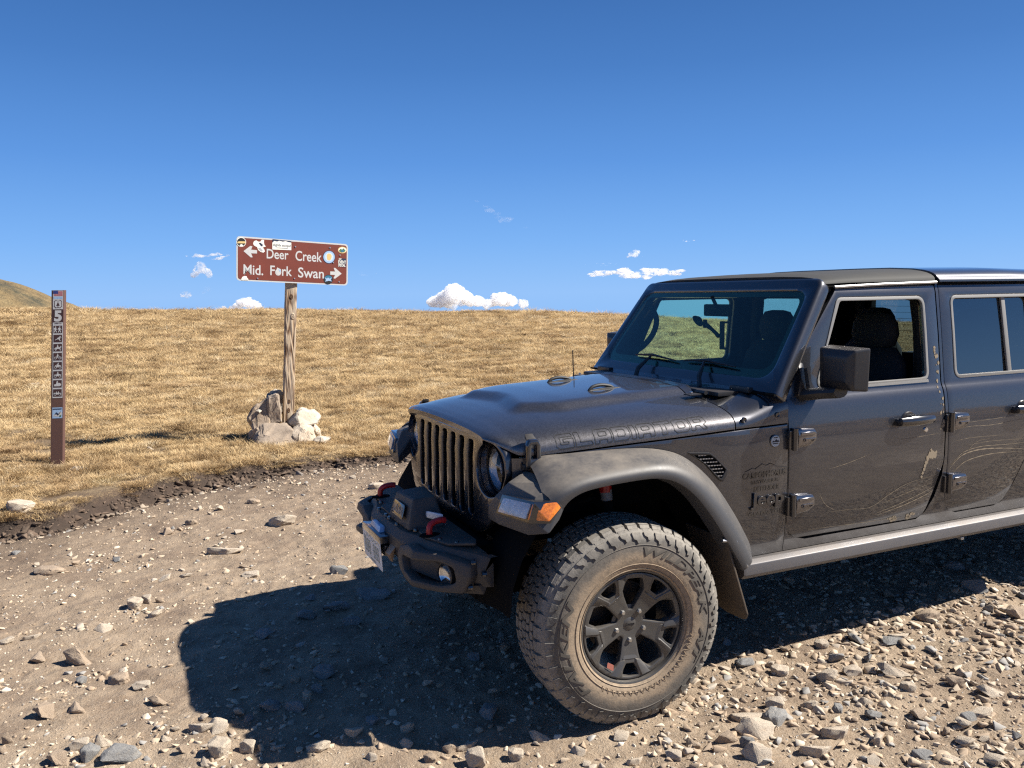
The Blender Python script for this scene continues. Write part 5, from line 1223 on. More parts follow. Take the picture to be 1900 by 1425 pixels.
wl = plate('name_panel', [rpoly([(-.078, .035), (.078, .035), (.072, .095), (-.072, .095)], .008, 3)], .004, wf, LETT, wc, .001)
bm = bm_text('BADLAND', 1.0, t=0, bold=.04); X = [v.co.x for v in bm.verts]; Yv = [v.co.y for v in bm.verts]
for v in bm.verts: v.co = Vector(wf(.066 - (v.co.x - min(X)) / (max(X) - min(X)) * .132, .048 + (v.co.y - min(Yv)) / (max(Yv) - min(Yv)) * .034, .0035))
from_bm('lettering', bm, simple('lettering_tan', (.36, .30, .24), .6), wl, False)
lv = hull('winch_lever', [(-.655, -.275, .775), (-.655, -.295, .775), (-.595, -.31, .765), (-.60, -.345, .765), (-.655, -.27, .800), (-.65, -.30, .805), (-.595, -.31, .792), (-.60, -.345, .795)], simple('lever_silver', (.42, .50, .62), .35, .4), wc, .006)
fl_ = box('fairlead_box', (-.775, .035, .648), (.085, .30, .034), LETT, TR, .008)
hull('light_bar', [(-.80, .115, .665), (-.76, .115, .665), (-.80, -.045, .665), (-.76, -.045, .665), (-.79, .10, .688), (-.77, .10, .688), (-.79, -.035, .688), (-.77, -.035, .688)], simple('lamp_blue_grey', (.36, .46, .62), .25, .3), fl_, .004)
box('fairlead_roller', (-.772, -.02, .600), (.05, .20, .05), LETT, fl_, .01); hull('winch_hook', [(-.80, -.13, .60), (-.80, -.20, .605), (-.77, -.13, .64), (-.77, -.2, .64), (-.78, -.14, .56), (-.78, -.185, .565)], simple('hook_tan', (.30, .22, .15), .5, .3), fl_, .008)
box('plate_bracket', (-.793, .035, .59), (.006, .16, .10), PLAS, TR, 0)
def lp(u, v, w): return (-.806 - w - .010 * v / .15, .190 - u, .657 - .1524 + v)
pl = plate('licence_plate', [rpoly([(0, 0), (.3048, 0), (.3048, .1524), (0, .1524)], .012, 4)], .0016, lp, simple('plate_white', (.72, .72, .69), .5, 0, .12, 30), TR, .0004)
PG = simple('plate_print_green', (.20, .25, .22), .5)
mtn = [(0.008, .085), (.03, .105), (.05, .098), (.08, .125), (.10, .112), (.13, .128), (.17, .104), (.20, .122), (.23, .110), (.26, .124), (.297, .096)]
plate('plate_print', [mtn + [(a, b - .004) for a, b in mtn[::-1]]], .0004, lambda u, v, w: lp(u, v, w + .0012), PG, pl)
for k in range(7):
    if k == 3: continue
    a = .026 + k * .036
    plate('plate_print', [rpoly([(a, .028), (a + .026, .028), (a + .026, .095), (a, .095)], .006, 2), rpoly([(a + .007, .036), (a + .019, .036), (a + .019, .057), (a + .007, .057)], .003, 2), rpoly([(a + .007, .066), (a + .019, .066), (a + .019, .087), (a + .007, .087)], .003, 2)], .0004, lambda u, v, w: lp(u, v, w + .0012), PG, pl)
box('plate_print', tuple(Vector(lp(.152, .012, .0012))), (.0004, .08, .008), PG, pl, 0)

# ---- windscreen frame
RK = rad(34.8); cr_, sr_ = math.cos(RK), math.sin(RK)
def wsf(u, v, w, bow=1.0): 
    b = .030 * (1 - (u / .80) ** 2) * bow
    return (.802 + v * sr_ - w * cr_ - b, u, 1.275 + v * cr_ + w * sr_ * 1.0)
cuy = [-.6, -.45, -.3, -.15, 0, .15, .3, .45, .6]
fo = rpoly([(-.802, -.02), (.802, -.02), (.708, .607), (-.708, .607)], [.01, .01, .055, .055], 8)
fh = rpoly([(-.705, .062), (.705, .062), (.652, .530), (-.652, .530)], .075, 8)
wfm = plate('windscreen_frame', [fo, fh], .070, lambda u, v, w: wsf(u, v, w - .030), PAINT, TR, .018, cuts_u=cuy, cuts_v=[.1, .2, .3, .4, .5], angle=45)
plate('windscreen', [rpoly([(-.715, .050), (.715, .050), (.664, .542), (-.664, .542)], .08, 8)], .004, lambda u, v, w: wsf(u, v, w - .004), GW, TR, cuts_u=cuy, cuts_v=[.1, .2, .3, .4, .5])
fi = rpoly([(-.672, .105), (.672, .105), (.632, .505), (-.632, .505)], .06, 8)
plate('windscreen_border', [rpoly([(-.712, .054), (.712, .054), (.660, .538), (-.660, .538)], .078, 8), fi], .002, lambda u, v, w: wsf(u, v, w - .0085), LETT, TR, cuts_u=cuy, cuts_v=[.1, .2, .3, .4, .5])
tube('frame_seam', [wsf(u, -.022, .010) for u in [-.8, -.7, -.5, -.25, 0, .25, .5, .7, .8]], .0055, DARK, TR, 6)
for (ya, yb, xc, yc) in ((.205, .02, .680, .19), (-.26, -.44, .680, -.37)):
    wp = empty('wiper', (0, 0, 0), TR)
    a0 = Vector((.705, yc, 1.262)); mid = Vector(wsf(ya + .0 if ya > 0 else ya, .10, .022))
    tube('wiper_arm', [a0, a0.lerp(mid, .3) + Vector((-.012, 0, .016)), mid], [.013, .012, .006], PLAS, wp, 6)
    c = ya
    tube('wiper_blade', [wsf(c + .17, .104, .012), wsf(c, .112, .018), wsf(c - .22, .096, .012)], [.004, .008, .004], PLAS, wp, 6)
for s in (-1, 1):
    box('frame_bracket', (.762, s * .60, 1.272), (.03, .13, .026), PLAS, TR, .006)

# ---- roof
def rz(x, y):
    t = abs(y) / .70; e = interp(x, [1.13, 1.3, 1.87, 2.4, 2.9], [1.742, 1.748, 1.752, 1.752, 1.745]); c = interp(x, [1.13, 1.22, 1.5, 1.87, 2.4, 2.9], [1.782, 1.797, 1.812, 1.822, 1.825, 1.812])
    return e + (c - e) * max(0, 1 - t ** 5) ** (1 / 2.4)
def roof(name, x0, x1, mat, hwid=.706, lift=0):
    rows = []; n = 16
    for i in range(n + 1):
        x = x0 + (x1 - x0) * i / n
        rows.append([(x, hwid * q, rz(x, .70 * q) + lift) for q in [-1, -.995, -.985, -.965, -.93, -.88, -.8, -.6, -.3, 0, .3, .6, .8, .88, .93, .965, .985, .995, 1]])
    rows.insert(0, [(x0, p[1], p[2] - .03) for p in rows[0]]); rows.append([(x1, p[1], p[2] - .03) for p in rows[-1]])
    return loft(name, rows, mat, TR, closed=False, cap=False, angle=50)
ft = roof('front_roof_panel', 1.140, 1.868, ROOFT); ft['label'] = 'matt black front roof panel'
roof('hard_top', 1.878, 2.86, PAINT, .712, .006)
for s in (-1, 1):
    tube('drip_rail', [(1.20, s * .712, 1.728), (1.5, s * .713, 1.738), (1.868, s * .713, 1.745)], .007, SIL, TR, 6)
    loft('hard_top_edge', [[(x, s * .706, 1.742), (x, s * .722, 1.748), (x, s * .722, 1.758), (x, s * .708, 1.772)] for x in (1.88, 2.86)], PAINT, TR)
    box('roof_gutter', (2.0, s * .692, 1.738), (1.7, .020, .018), DARK, TR, 0)
# rear wall of the cab with its window
plate('cab_back', [rpoly([(-.78, .55), (.78, .55), (.766, 1.26), (.70, 1.79), (-.70, 1.79), (-.766, 1.26)], .02, 3), rpoly([(-.56, 1.30), (.56, 1.30), (.52, 1.68), (-.52, 1.68)], .06, 5)], .04, lambda u, v, w: (2.86 + w - .12 * max(0, v - 1.3), u, v), INT, TR, 0, cuts_v=[1.3])
plate('rear_window', [rpoly([(-.57, 1.29), (.57, 1.29), (.53, 1.69), (-.53, 1.69)], .05, 5)], .004, lambda u, v, w: (2.87 + w - .12 * max(0, v - 1.3), u, v), glassmat('rear_glass', (.42, .50, .52)), TR)
for k in range(9): tube('heater_wire', [(2.852 - .12 * (.04 * k + .02), -.54, 1.32 + .04 * k), (2.852 - .12 * (.04 * k + .02), .54, 1.32 + .04 * k)], .0012, DARK, TR, 4)

# ---- cargo bed and underbody
bedr = []
for s in (-1, 1):
    bs = [(2.89, .56), (2.97, .56), (3.02, .75), (3.14, .93), (3.30, 1.02), (3.62, 1.02), (3.82, .92), (3.95, .75), (4.02, .58), (4.42, .60), (4.42, 1.25), (2.89, 1.25)]
    plate('bed_side', [bs], .03, side(s, .03), PAINT, TR, .004, cuts_v=CUTV)
box('bed_floor', (3.65, 0, .86), (1.55, 1.46, .03), DARK, TR, 0); box('tailgate', (4.42, 0, .95), (.04, 1.54, .60), PAINT, TR, .01)
box('cab_floor', (1.75, 0, .56), (2.2, 1.50, .06), DARK, TR, .01); box('chassis_rail', (1.6, -.40, .50), (4.2, .08, .13), DARK, TR, .01); box('chassis_rail', (1.6, .40, .50), (4.2, .08, .13), DARK, TR, .01)
box('engine_block', (.12, 0, .82), (.80, .66, .42), DARK, TR, .03); box('radiator', (-.36, 0, .88), (.05, 1.0, .42), DARK, TR, .01); box('firewall', (.74, 0, .90), (.06, 1.50, .64), DARK, TR, .01); box('crossmember', (-.50, 0, .62), (.14, 1.0, .14), DARK, TR, .02)
for q in (-1, 1): box('inner_wing', (.10, q * .47, .92), (.92, .03, .30), DARK, TR, .01)
for ax in (0.0, 3.487):
    tube('axle', [(ax, -.72, .40), (ax, .72, .40)], .045, DIRTY, TR, 12); hull('differential', [(ax + a, b + .22 * (ax < 1), .40 + c) for a in (-.13, .13) for b in (-.12, .12) for c in (-.12, .12)], DIRTY, TR, .05)
tube('tie_rod', [(-.20, -.66, .40), (-.21, .66, .42)], .018, DIRTY, TR, 8); tube('drag_link', [(-.26, -.52, .50), (-.24, .60, .42)], .018, DIRTY, TR, 8)
for q in (-1, 1):
    tube('control_arm', [(.0, q * .50, .36), (.70, q * .42, .46)], .028, DIRTY, TR, 8)
    sh_ = tube('shock_absorber', [(.07, q * .62, .50), (.05, q * .60, .84)], .026, DARK, TR, 12); tube('shock_label', [(.05, q * .60, .84), (.045, q * .597, .90)], .026, simple('label_grey', (.22, .22, .22), .5), sh_, 12); tube('shock_label', [(.0455, q * .5975, .875), (.044, q * .596, .93)],   .027, RED, sh_, 12)
    bm = bmesh.new(); P_ = []
    for k in range(90): a = k * .42; P_.append((-.02 + .062 * math.cos(a), q * .50 + .062 * math.sin(a), .46 + .0044 * k))
    tube('coil_spring', P_, .009, DARK, TR, 6)

# ---- interior
box('dashboard', (.98, 0, 1.14), (.34, 1.40, .20), INT, TR, .05); box('dash_top', (.90, 0, 1.235), (.26, 1.36, .05), INT, TR, .02); box('centre_console', (1.45, 0, .80), (.9, .22, .42), INT, TR, .04)
sw = empty('steering_wheel', (1.26, -.37, 1.14), TR); sw.rotation_euler = (0, rad(-25), 0)
cp_ = [(0, .185 * math.cos(a), .185 * math.sin(a)) for a in [k * 2 * math.pi / 32 for k in range(33)]]
tube('wheel_rim', cp_, .015, INT, sw, 8); box('wheel_hub', (0.01, 0, 0), (.05, .14, .12), INT, sw, .02); box('wheel_spoke', (.005, 0, 0), (.02, .36, .035), INT, sw, .005)
def seat(x, y):
    S_ = empty('seat', (x, y, .62), TR)
    hull('seat_cushion', [(a, b, c) for a in (-.25, .25) for b in (-.25, .25) for c in (.10, .30)] + [(-.28, 0, .26)], SEAT, S_, .05, 3)
    rows = []
    for k, (z, hwd, dx) in enumerate([(.25, .24, .22), (.40, .255, .25), (.60, .25, .29), (.72, .22, .315), (.79, .15, .33)]):
        rows.append([(dx + .065 * math.cos(a) * (1 if k < 4 else .6), b_, z) for a, b_ in [(math.pi * 2 * i / 16, hwd * math.copysign(abs(math.sin(math.pi * 2 * i / 16)) ** .6, math.sin(math.pi * 2 * i / 16))) for i in range(16)]])
    loft('seat_back', rows, SEAT, S_, angle=60)
    rows = []
    for k, (z, hwd, t_) in enumerate([(.785, .07, .03), (.80, .125, .05), (.86, .145, .06), (.92, .135, .055), (.965, .10, .04), (.975, .05, .02)]):
        rows.append([(.345 + t_ * math.cos(2 * math.pi * i / 16), hwd * math.copysign(abs(math.sin(2 * math.pi * i / 16)) ** .7, math.sin(2 * math.pi * i / 16)), z) for i in range(16)])
    loft('head_restraint', rows, SEAT, S_, angle=60)
    for b in (-.05, .05): tube('headrest_post', [(.335, b, .70), (.342, b, .80)], .006, CHR, S_, 6)
seat(1.50, -.37); seat(1.50, .37); seat(2.32, -.36); seat(2.32, .36)
for s in (-1, 1):      # sport bar
    tube('roll_bar', smooth_path([(1.90, s * .60, .65), (1.90, s * .62, 1.25), (1.89, s * .60, 1.60), (1.88, s * .52, 1.70), (1.88, 0, 1.715)], 5), .038, INT, TR, 10)
    tube('roof_bar', [(1.16, s * .60, 1.70), (1.5, s * .61, 1.715), (1.89, s * .58, 1.70), (2.75, s * .58, 1.68), (2.80, s * .62, 1.3)], .036, INT, TR, 10)
    tube('grab_handle', smooth_path([(.93, s * .66, 1.36), (1.01, s * .615, 1.38), (1.09, s * .60, 1.46), (1.12, s * .60, 1.55), (1.10, s * .63, 1.63)], 4), .017, INT, TR, 8)
    tube('pillar_trim', [(.86, s * .73, 1.30), (1.14, s * .675, 1.69)], .032, INT, TR, 8)
    box('belt_pillar', (1.885, s * .69, 1.45), (.11, .03, .52), INT, TR, .01)
    box('headliner_edge', (2.0, s * .655, 1.722), (1.7, .06, .04), INT, TR, .01)
box('headliner', (2.0, 0, 1.735), (1.66, 1.3, .01), INT, TR, 0)
rv = box('rear_view_mirror', (1.10, .0, 1.615), (.02, .22, .065), INT, TR, .01); tube('mirror_stalk', [(1.10, 0, 1.62), (1.06, 0, 1.69)], .010, INT, rv, 6)
pm_ = empty('phone_mount', (1.0, 0, 1.5), TR)
sc_ = from_bm('suction_cup', bm_lathe([(0, -.02), (.02, -.018), (.034, -.004), (.036, .0)], 20, 'x'), DECAL, pm_); sc_.matrix_local = Matrix.Translation((.015, .062, .058)) @ Matrix.Rotation(rad(-35), 4, 'Y') @ Matrix.Diagonal((-1, 1, 1, 1))
tube('mount_arm', [(.02, .055, .055), (.04, .01, .035), (.045, -.03, .012), (.055, -.07, -.02)], [.010, .013, .010, .012], DECAL, pm_, 8)
box('phone_cradle', (.06, -.088, -.012), (.02, .020, .145), DECAL, pm_, .004); box('cradle_clip', (.06, -.105, .055), (.02, .05, .010), DECAL, pm_, .003); box('cradle_clip', (.06, -.100, -.082), (.02, .04, .012), DECAL, pm_, .003); box('arm_clamp', (.033, .02, .045), (.02, .014, .045), DECAL, pm_, .004)

# ---- wheels
t = NT('dusty_tyre_rubber'); o = t.coords(); P = o
sx = t.n('ShaderNodeSeparateXYZ'); t.l(o, sx.inputs[0])
rr2 = t.math('SQRT', t.math('ADD', t.math('POWER', sx.outputs['X'], 2.0), t.math('POWER', sx.outputs['Z'], 2.0)))
n1 = t.noise(o, 9, 5, 0.6); n2 = t.noise(o, 55, 4, 0.7)
rn = t.math('ADD', rr2, t.math('MULTIPLY', t.math('SUBTRACT', n1, 0.5), 0.09))
c = t.ramp(t.fr(rn, 0.21, 0.42), [(0.0, (0.30, 0.225, 0.15)), (0.36, (0.27, 0.205, 0.14)), (0.50, (0.135, 0.115, 0.093)), (0.70, (0.10, 0.092, 0.080)), (0.84, (0.225, 0.205, 0.175)), (1.0, (0.22, 0.20, 0.17))])
c = t.mix(t.math('MULTIPLY', t.fr(n2, 0.45, 0.7), 0.45), c, (0.05, 0.047, 0.043, 1))
t.pbr(c, 0.82, 0, t.bump(t.noise(o, 130, 4), 0.35, 0.003)); TYRE = t.m
t = NT('tyre_groove'); t.pbr((0.020, 0.018, 0.016, 1), 0.9); GROOVE = t.m
t = NT('tyre_lettering'); t.pbr((0.085, 0.075, 0.062, 1), 0.75); TLET = t.m
RIM = dusty('dusty_grey_alloy', (0.085, 0.083, 0.080), 0.34, 0.45, 0.20, side=0.45, dustcol=(.26, .20, .14))
NUT = simple('lug_nut_chrome', (0.55, 0.54, 0.52), 0.25, 0.9)
def tyre_parts():
    prof = [(.222, .110), (.226, .128), (.236, .139), (.255, .147), (.285, .1515), (.315, .1515), (.345, .147), (.368, .140), (.385, .130), (.396, .116), (.400, .090), (.4005, .05), (.401, 0)]
    prof = prof + [(r_, -w_) for r_, w_ in prof[::-1][1:]]
    body = bm_lathe(prof, 96, 'y')
    tb = bmesh.new()
    def M(sv, w, h):    # sv arc metres, w across, h height above carcass; follows the shoulder down
        R0 = .3995; a = sv / .405
        if w > .104: k = (w - .104); wv = .104 + k * .70; r_ = R0 + h - k * k * 14 - k * .22
        elif w < -.104: k = (-w - .104); wv = -(.104 + k * .70); r_ = R0 + h - k * k * 14 - k * .22
        else: wv = w; r_ = R0 + h
        return (r_ * math.cos(a), wv, r_ * math.sin(a))
    def block(poly_, h=.0125, sh=.93):
        n = len(poly_); cx = sum(p[0] for p in poly_) / n; cw = sum(p[1] for p in poly_) / n
        b = [tb.verts.new(M(p[0], p[1], -.003)) for p in poly_]; tp = [tb.verts.new(M(cx + (p[0] - cx) * sh, cw + (p[1] - cw) * sh, h)) for p in poly_]
        try: tb.faces.new(tp)
        except ValueError: pass
        for i in range(n): tb.faces.new((b[i], b[(i + 1) % n], tp[(i + 1) % n], tp[i]))
    C = 2 * math.pi * .405; NP = 34; p = C / NP
    for k in range(NP):
        s0 = k * p
        for sg in (-1, 1):
            o_ = s0 + (p / 2 if sg > 0 else 0)
            # interlocking centre pieces
            block([(o_ + .002, sg * .003), (o_ + .030, sg * .001), (o_ + .040, sg * .010), (o_ + .036, sg * .030), (o_ + .018, sg * .036), (o_ + .001, sg * .024)])
            block([(o_ + .044, sg * .004), (o_ + .066, sg * .002), (o_ + .071, sg * .018), (o_ + .062, sg * .036), (o_ + .041, sg * .034), (o_ + .044, sg * .013)])
            o2 = o_ + .018
            block([(o2 + .001, sg * .042), (o2 + .020, sg * .040), (o2 + .036, sg * .046), (o2 + .034, sg * .068), (o2 + .018, sg * .076), (o2 + .000, sg * .070)])
            block([(o2 + .040, sg * .046), (o2 + .062, sg * .042), (o2 + .071, sg * .052), (o2 + .068, sg * .072), (o2 + .048, sg * .077), (o2 + .038, sg * .066)])
    NS = 46; p = C / NS
    for k in range(NS):
        s0 = k * p; lg = k % 2
        for sg in (-1, 1):
            o_ = s0 + (p / 2 if sg > 0 else 0)
            block([(o_ + .003, sg * .082), (o_ + .024, sg * .080), (o_ + .047, sg * .083), (o_ + .047, sg * .112), (o_ + .003, sg * .110)], .0125, .95)
            block([(o_ + .003, sg * .108), (o_ + .047, sg * .110), (o_ + .047, sg * .128), (o_ + .003, sg * .126)], .0105, .96)
            block([(o_ + (.004 if lg else .010), sg * .124), (o_ + (.046 if lg else .040), sg * .126), (o_ + (.046 if lg else .040), sg * (.142 if lg else .136)), (o_ + (.004 if lg else .010), sg * (.140 if lg else .136))], .0095, .95)
            # sidewall lugs
            def S_(a, r_, w_): return (r_ * math.cos(a), sg * w_, r_ * math.sin(a))
            a0 = o_ / .405; aw = .040 / .405; r1 = .352 if lg else .362
            pts_b = [(a0 + .006, .385), (a0 + aw, .385), (a0 + aw * (.9), r1 + .012), (a0 + aw * .55, r1 + .006), (a0 + aw * .45, r1 - .006), (a0 + .006, r1)]
            def wall(r_): return interp(r_, [.345, .368, .385, .396], [.147, .140, .130, .116])
            b = [tb.verts.new(S_(a, r_, wall(r_) - .002)) for a, r_ in pts_b]; tp = [tb.verts.new(S_(a, r_, wall(r_) + .0062)) for a, r_ in pts_b]
            tb.faces.new(tp)
            for i in range(6): tb.faces.new((b[i], b[(i + 1) % 6], tp[(i + 1) % 6], tp[i]))
    # ribs and bead pattern
    for r_, w_, q in ((.338, .1488, .0022), (.262, .1492, .0018), (.240, .1425, .002)):
        for sg in (-1, 1): bm_join(tb, bm_lathe([(r_ - q, sg * (w_ - .002)), (r_, sg * (w_ + q)), (r_ + q, sg * (w_ - .002))], 96, 'y'))
    for k in range(64):
        a = k * 2 * math.pi / 64
        if not (-2.2 < math.atan2(math.sin(a), math.cos(a)) < -.25): continue
        for da, dr in ((0, 1), (.035, -1)):
            b2 = bm_box((0, 0, 0), (.003, .004, .024), 0, Matrix.Rotation(dr * .5, 3, 'Y'))
            for v in b2.verts: 
                x, y, z = v.co; r_ = .266 + z; aa = a + da + x / r_; v.co = Vector((r_ * math.cos(aa), -(.1496 + y * .6), r_ * math.sin(aa)))
            bm_join(tb, b2)
    # lettering, raised, reading clockwise on the outer face
    lb = bmesh.new()
    def arc(txt, a0, a1, rmid, hh, bold=.02):
        b2 = bm_text(txt, 1.0, t=.2, bold=bold, shear=.25); X = [v.co.x for v in b2.verts]; Yv = [v.co.y for v in b2.verts]
        bmesh.ops.subdivide_edges(b2, edges=b2.edges, cuts=1)
        for v in b2.verts:
            f_ = (v.co.x - min(X)) / (max(X) - min(X)); g_ = (v.co.y - min(Yv)) / (max(Yv) - min(Yv)); a = a0 + (a1 - a0) * f_; r_ = rmid + (g_ - .5) * hh
            v.co = Vector((r_ * math.cos(a), -(interp(r_, [.255, .285, .315, .345], [.147, .1515, .1515, .147]) + (v.co.z / .1 * .5 + .5) * .0035 - .0005), r_ * math.sin(a)))
        bm_join(lb, b2)
    arc('FALKEN', rad(228), rad(152), .313, .036); arc('WILDPEAK', rad(84), rad(2), .313, .034); arc('A/T', rad(-8), rad(-34), .313, .034)
    bm_join(body, tb)
    return body, lb
def rim_parts():
    out = bmesh.new()
    bm_join(out, bm_lathe([(.226, -.10), (.226, .100), (.232, .118), (.2345, .1315), (.231, .136), (.225, .134), (.220, .118), (.212, .095), (.205, .02), (.205, -.10)], 72, 'y'))
    sp = [-93 + 72 * k for k in range(5)]
    loops = [circ(0, 0, .219, 80)]
    for a in sp:
        m = rad(a + 36); c, s_ = math.cos(m), math.sin(m)
        big = rpoly([(.062, -.008), (.062, .008), (.120, .037), (.152, .049), (.196, .032), (.196, -.032), (.152, -.049), (.120, -.037)], [.004, .004, .01, .008, .012, .012, .008, .01], 3)
        loops.append([(x * c - y * s_, x * s_ + y * c) for x, y in big])
        m = rad(a); c, s_ = math.cos(m), math.sin(m)
        sm_ = rpoly([(.157, -.017), (.157, .017), (.178, .030), (.203, .037), (.208, 0), (.203, -.037), (.178, -.030)], [.004, .004, .006, .006, .0, .006, .006], 3)
        loops.append([(x * c - y * s_, x * s_ + y * c) for x, y in sm_])
    bm = bm_plate(loops, .034, .005, cuts_u=[-.2 + .025 * i for i in range(17)], cuts_v=[-.2 + .025 * i for i in range(17)])
    for v in bm.verts:
        x, z, w = v.co; r_ = math.hypot(x, z); v.co = Vector((x, .078 + .030 * min(1, (r_ / .2)) ** 1.5 + w, z))
    bm_join(out, bm)
    for a in sp:     # raised facet of every spoke, with a pocket for its nut
        m = rad(a); c, s_ = math.cos(m), math.sin(m)
        for sgn in (-1, 1):
            pts = [(.080, sgn * .018, .092), (.080, sgn * .030, .088), (.142, sgn * .046, .108), (.142, sgn * .010, .108), (.085, sgn * .020, .070), (.142, sgn * .044, .075)]
        hl_ = bm_hull([(.088, -.008, .096), (.088, .008, .096), (.140, .038, .116), (.140, -.038, .116), (.088, -.012, .07), (.088, .012, .07), (.148, .044, .08), (.148, -.044, .08)], .003, 1)
        for v in hl_.verts: x, y, w = v.co; v.co = Vector((x * c - y * s_, w, x * s_ + y * c))
        bm_join(out, hl_)
        for sgn in (-1, 1):    # arms out to the rim
            hl_ = bm_hull([(.138, sgn * .020, .118), (.142, sgn * .046, .114), (.194, sgn * .092, .128), (.206, sgn * .050, .130), (.138, sgn * .020, .08), (.142, sgn * .048, .08), (.194, sgn * .094, .09), (.208, sgn * .048, .09)], .003, 1)
            for v in hl_.verts: x, y, w = v.co; v.co = Vector((x * c - y * s_, w, x * s_ + y * c))
            bm_join(out, hl_)
    bm_join(out, bm_lathe([(.0, .070), (.072, .070), (.078, .086), (.044, .092), (.042, .085), (.0, .085)], 40, 'y'))
    for v in out.verts: v.co.y = -v.co.y
    return out, sp
DSC = simple('rusty_brake_steel', (0.045, 0.036, 0.030), 0.5, 0.5)
tb_, lb_ = tyre_parts(); rb_, SPK = rim_parts()
def tomesh(bm, nm, ang=35): bmesh.ops.recalc_face_normals(bm, faces=bm.faces); me = bpy.data.meshes.new(nm); bm.to_mesh(me); bm.free(); finish(me, True, ang); return me
ME_T = tomesh(tb_, 'tyre', 30); ME_L = tomesh(lb_, 'tyre_lettering', 20); ME_R = tomesh(rb_, 'rim', 28)
ME_N = tomesh(bm_lathe([(0, -.024), (.007, -.0235), (.0105, -.019), (.0115, 0), (.0115, .01)], 6, 'y'), 'nut'); ME_C = tomesh(bm_lathe([(0, -.012), (.024, -.011), (.031, -.007), (.033, .0), (.035, .004)], 32, 'y'), 'cap')
ME_D = tomesh(bm_lathe([(.05, .0), (.155, .0), (.155, .02), (.05, .02)], 40, 'y', True), 'disc')
cb = bm_text('Jeep', 1.0, t=.1, bold=.02); X = [v.co.x for v in cb.verts]; Yv = [v.co.y for v in cb.verts]
for v in cb.verts: v.co = Vector(((v.co.x - (min(X) + max(X)) / 2) / (max(X) - min(X)) * .040, -.0115 - (v.co.z / .05 * .5 + .5) * .0018, (v.co.y - (min(Yv) + max(Yv)) / 2) / (max(Yv) - min(Yv)) * .014))
ME_J = tomesh(cb, 'cap_lettering', 10)
for x, s, st_, rot in ((0, -1, -.07, 0), (0, 1, -.07, 40), (3.487, -1, 0, 20), (3.487, 1, 0, 80)):
    Wl = empty('wheel', (x, s * .772, .397), TR); Wl.rotation_euler = (0, 0, st_ + (math.pi if s > 0 else 0))
    Rt = Matrix.Rotation(rad(rot), 4, 'Y')
    ty = link_mesh('tyre', ME_T, None if ME_T.materials else TYRE, Wl); ty.matrix_local = Rt
    lt = link_mesh('tyre_lettering', ME_L, None if ME_L.materials else TLET, ty)
    rm_ = link_mesh('rim', ME_R, None if ME_R.materials else RIM, Wl); rm_.matrix_local = Rt
    for a in SPK:
        nu = link_mesh('lug_nut', ME_N, None if ME_N.materials else NUT, rm_); nu.location = (.0635 * math.cos(rad(a)), -.088, .0635 * math.sin(rad(a)))
    cpn = link_mesh('centre_cap', ME_C, None if ME_C.materials else RIM, rm_); cpn.location = (0, -.088, 0); 
    cj = link_mesh('cap_lettering', ME_J, None if ME_J.materials else LETT, rm_); cj.location = (0, -.088, 0)
    ds = link_mesh('brake_disc', ME_D, None if ME_D.materials else DSC, Wl); ds.location = (0, -.02, 0)
    if s < 0 and x == 0:
        plate('rim_emblem', [rpoly([(.0, 0), (.036, 0), (.030, .022), (-.002, .020)], .003, 2)], .0006, lambda u, v, w: (-.118 + u * .8 + v * .3, -(.1275) + w, -.150 + v - u * .55), simple('rim_red_print', (.40, .14, .10), .6), Wl)
    box('brake_caliper', (.12, .0, .05), (.07, .09, .15), DARK, Wl, .015)

# ---------------------------------------------------------------- dry meadow grass
def tuft_me(seed, n, R_, hmin, hmax, wb):
    r = random.Random(seed); v = []; f = []
    for i in range(n):
        a = r.uniform(0, 6.283); q = R_ * math.sqrt(r.random()); bx, by = q * math.cos(a), q * math.sin(a)
        h = r.uniform(hmin, hmax); ln = r.uniform(0.4, 1.6) * h; d = a + r.uniform(-.9, .9) if r.random() < .6 else r.uniform(0, 6.28); w = wb * r.uniform(.7, 1.3)
        px, py = -math.sin(d + r.uniform(-.8, .8)), math.cos(d + r.uniform(-.8, .8))
        i0 = len(v)
        for k, (s, hh) in enumerate([(0, 0), (.35, .62), (1.0, .95)]):
            cx, cy_, cz = bx + math.cos(d) * ln * s, by + math.sin(d) * ln * s, hh * h
            if k < 2: v += [(cx - px * w, cy_ - py * w, cz), (cx + px * w, cy_ + py * w, cz)]
            else: v.append((cx, cy_, cz))
        f += [(i0, i0 + 1, i0 + 3, i0 + 2), (i0 + 2, i0 + 3, i0 + 4)]
    me = bpy.data.meshes.new('grass_tuft'); me.from_pydata(v, [], f); me.update(); return me
t = NT('dry_grass'); P = t.pos(); oi = t.n('ShaderNodeObjectInfo'); ob = t.coords()
big = t.noise(P, 0.55, 5, 0.65); med = t.noise(P, 2.6, 5, 0.7)
c = t.ramp(med, [(0.25, (0.37, 0.245, 0.125)), (0.42, (0.56, 0.405, 0.215)), (0.60, (0.68, 0.52, 0.30)), (0.8, (0.76, 0.62, 0.40))])
c = t.mix(t.math('MULTIPLY', t.fr(big, 0.50, 0.64), 0.7), c, (0.27, 0.155, 0.08, 1))
c = t.mix(t.math('MULTIPLY', t.fr(t.noise(P, 0.8, 3), 0.62, 0.74), 0.55), c, (0.20, 0.19, 0.06, 1))
c = t.mix(t.math('MULTIPLY', oi.outputs['Random'], 0.5), c, (0.74, 0.57, 0.33, 1))
rd = oi.outputs['Random']
c = t.mix(t.math('MULTIPLY', t.math('LESS_THAN', rd, 0.13), 0.8), c, (0.105, 0.062, 0.034, 1))
c = t.mix(t.math('MULTIPLY', t.math('GREATER_THAN', rd, 0.94), 0.6), c, (0.72, 0.62, 0.44, 1))
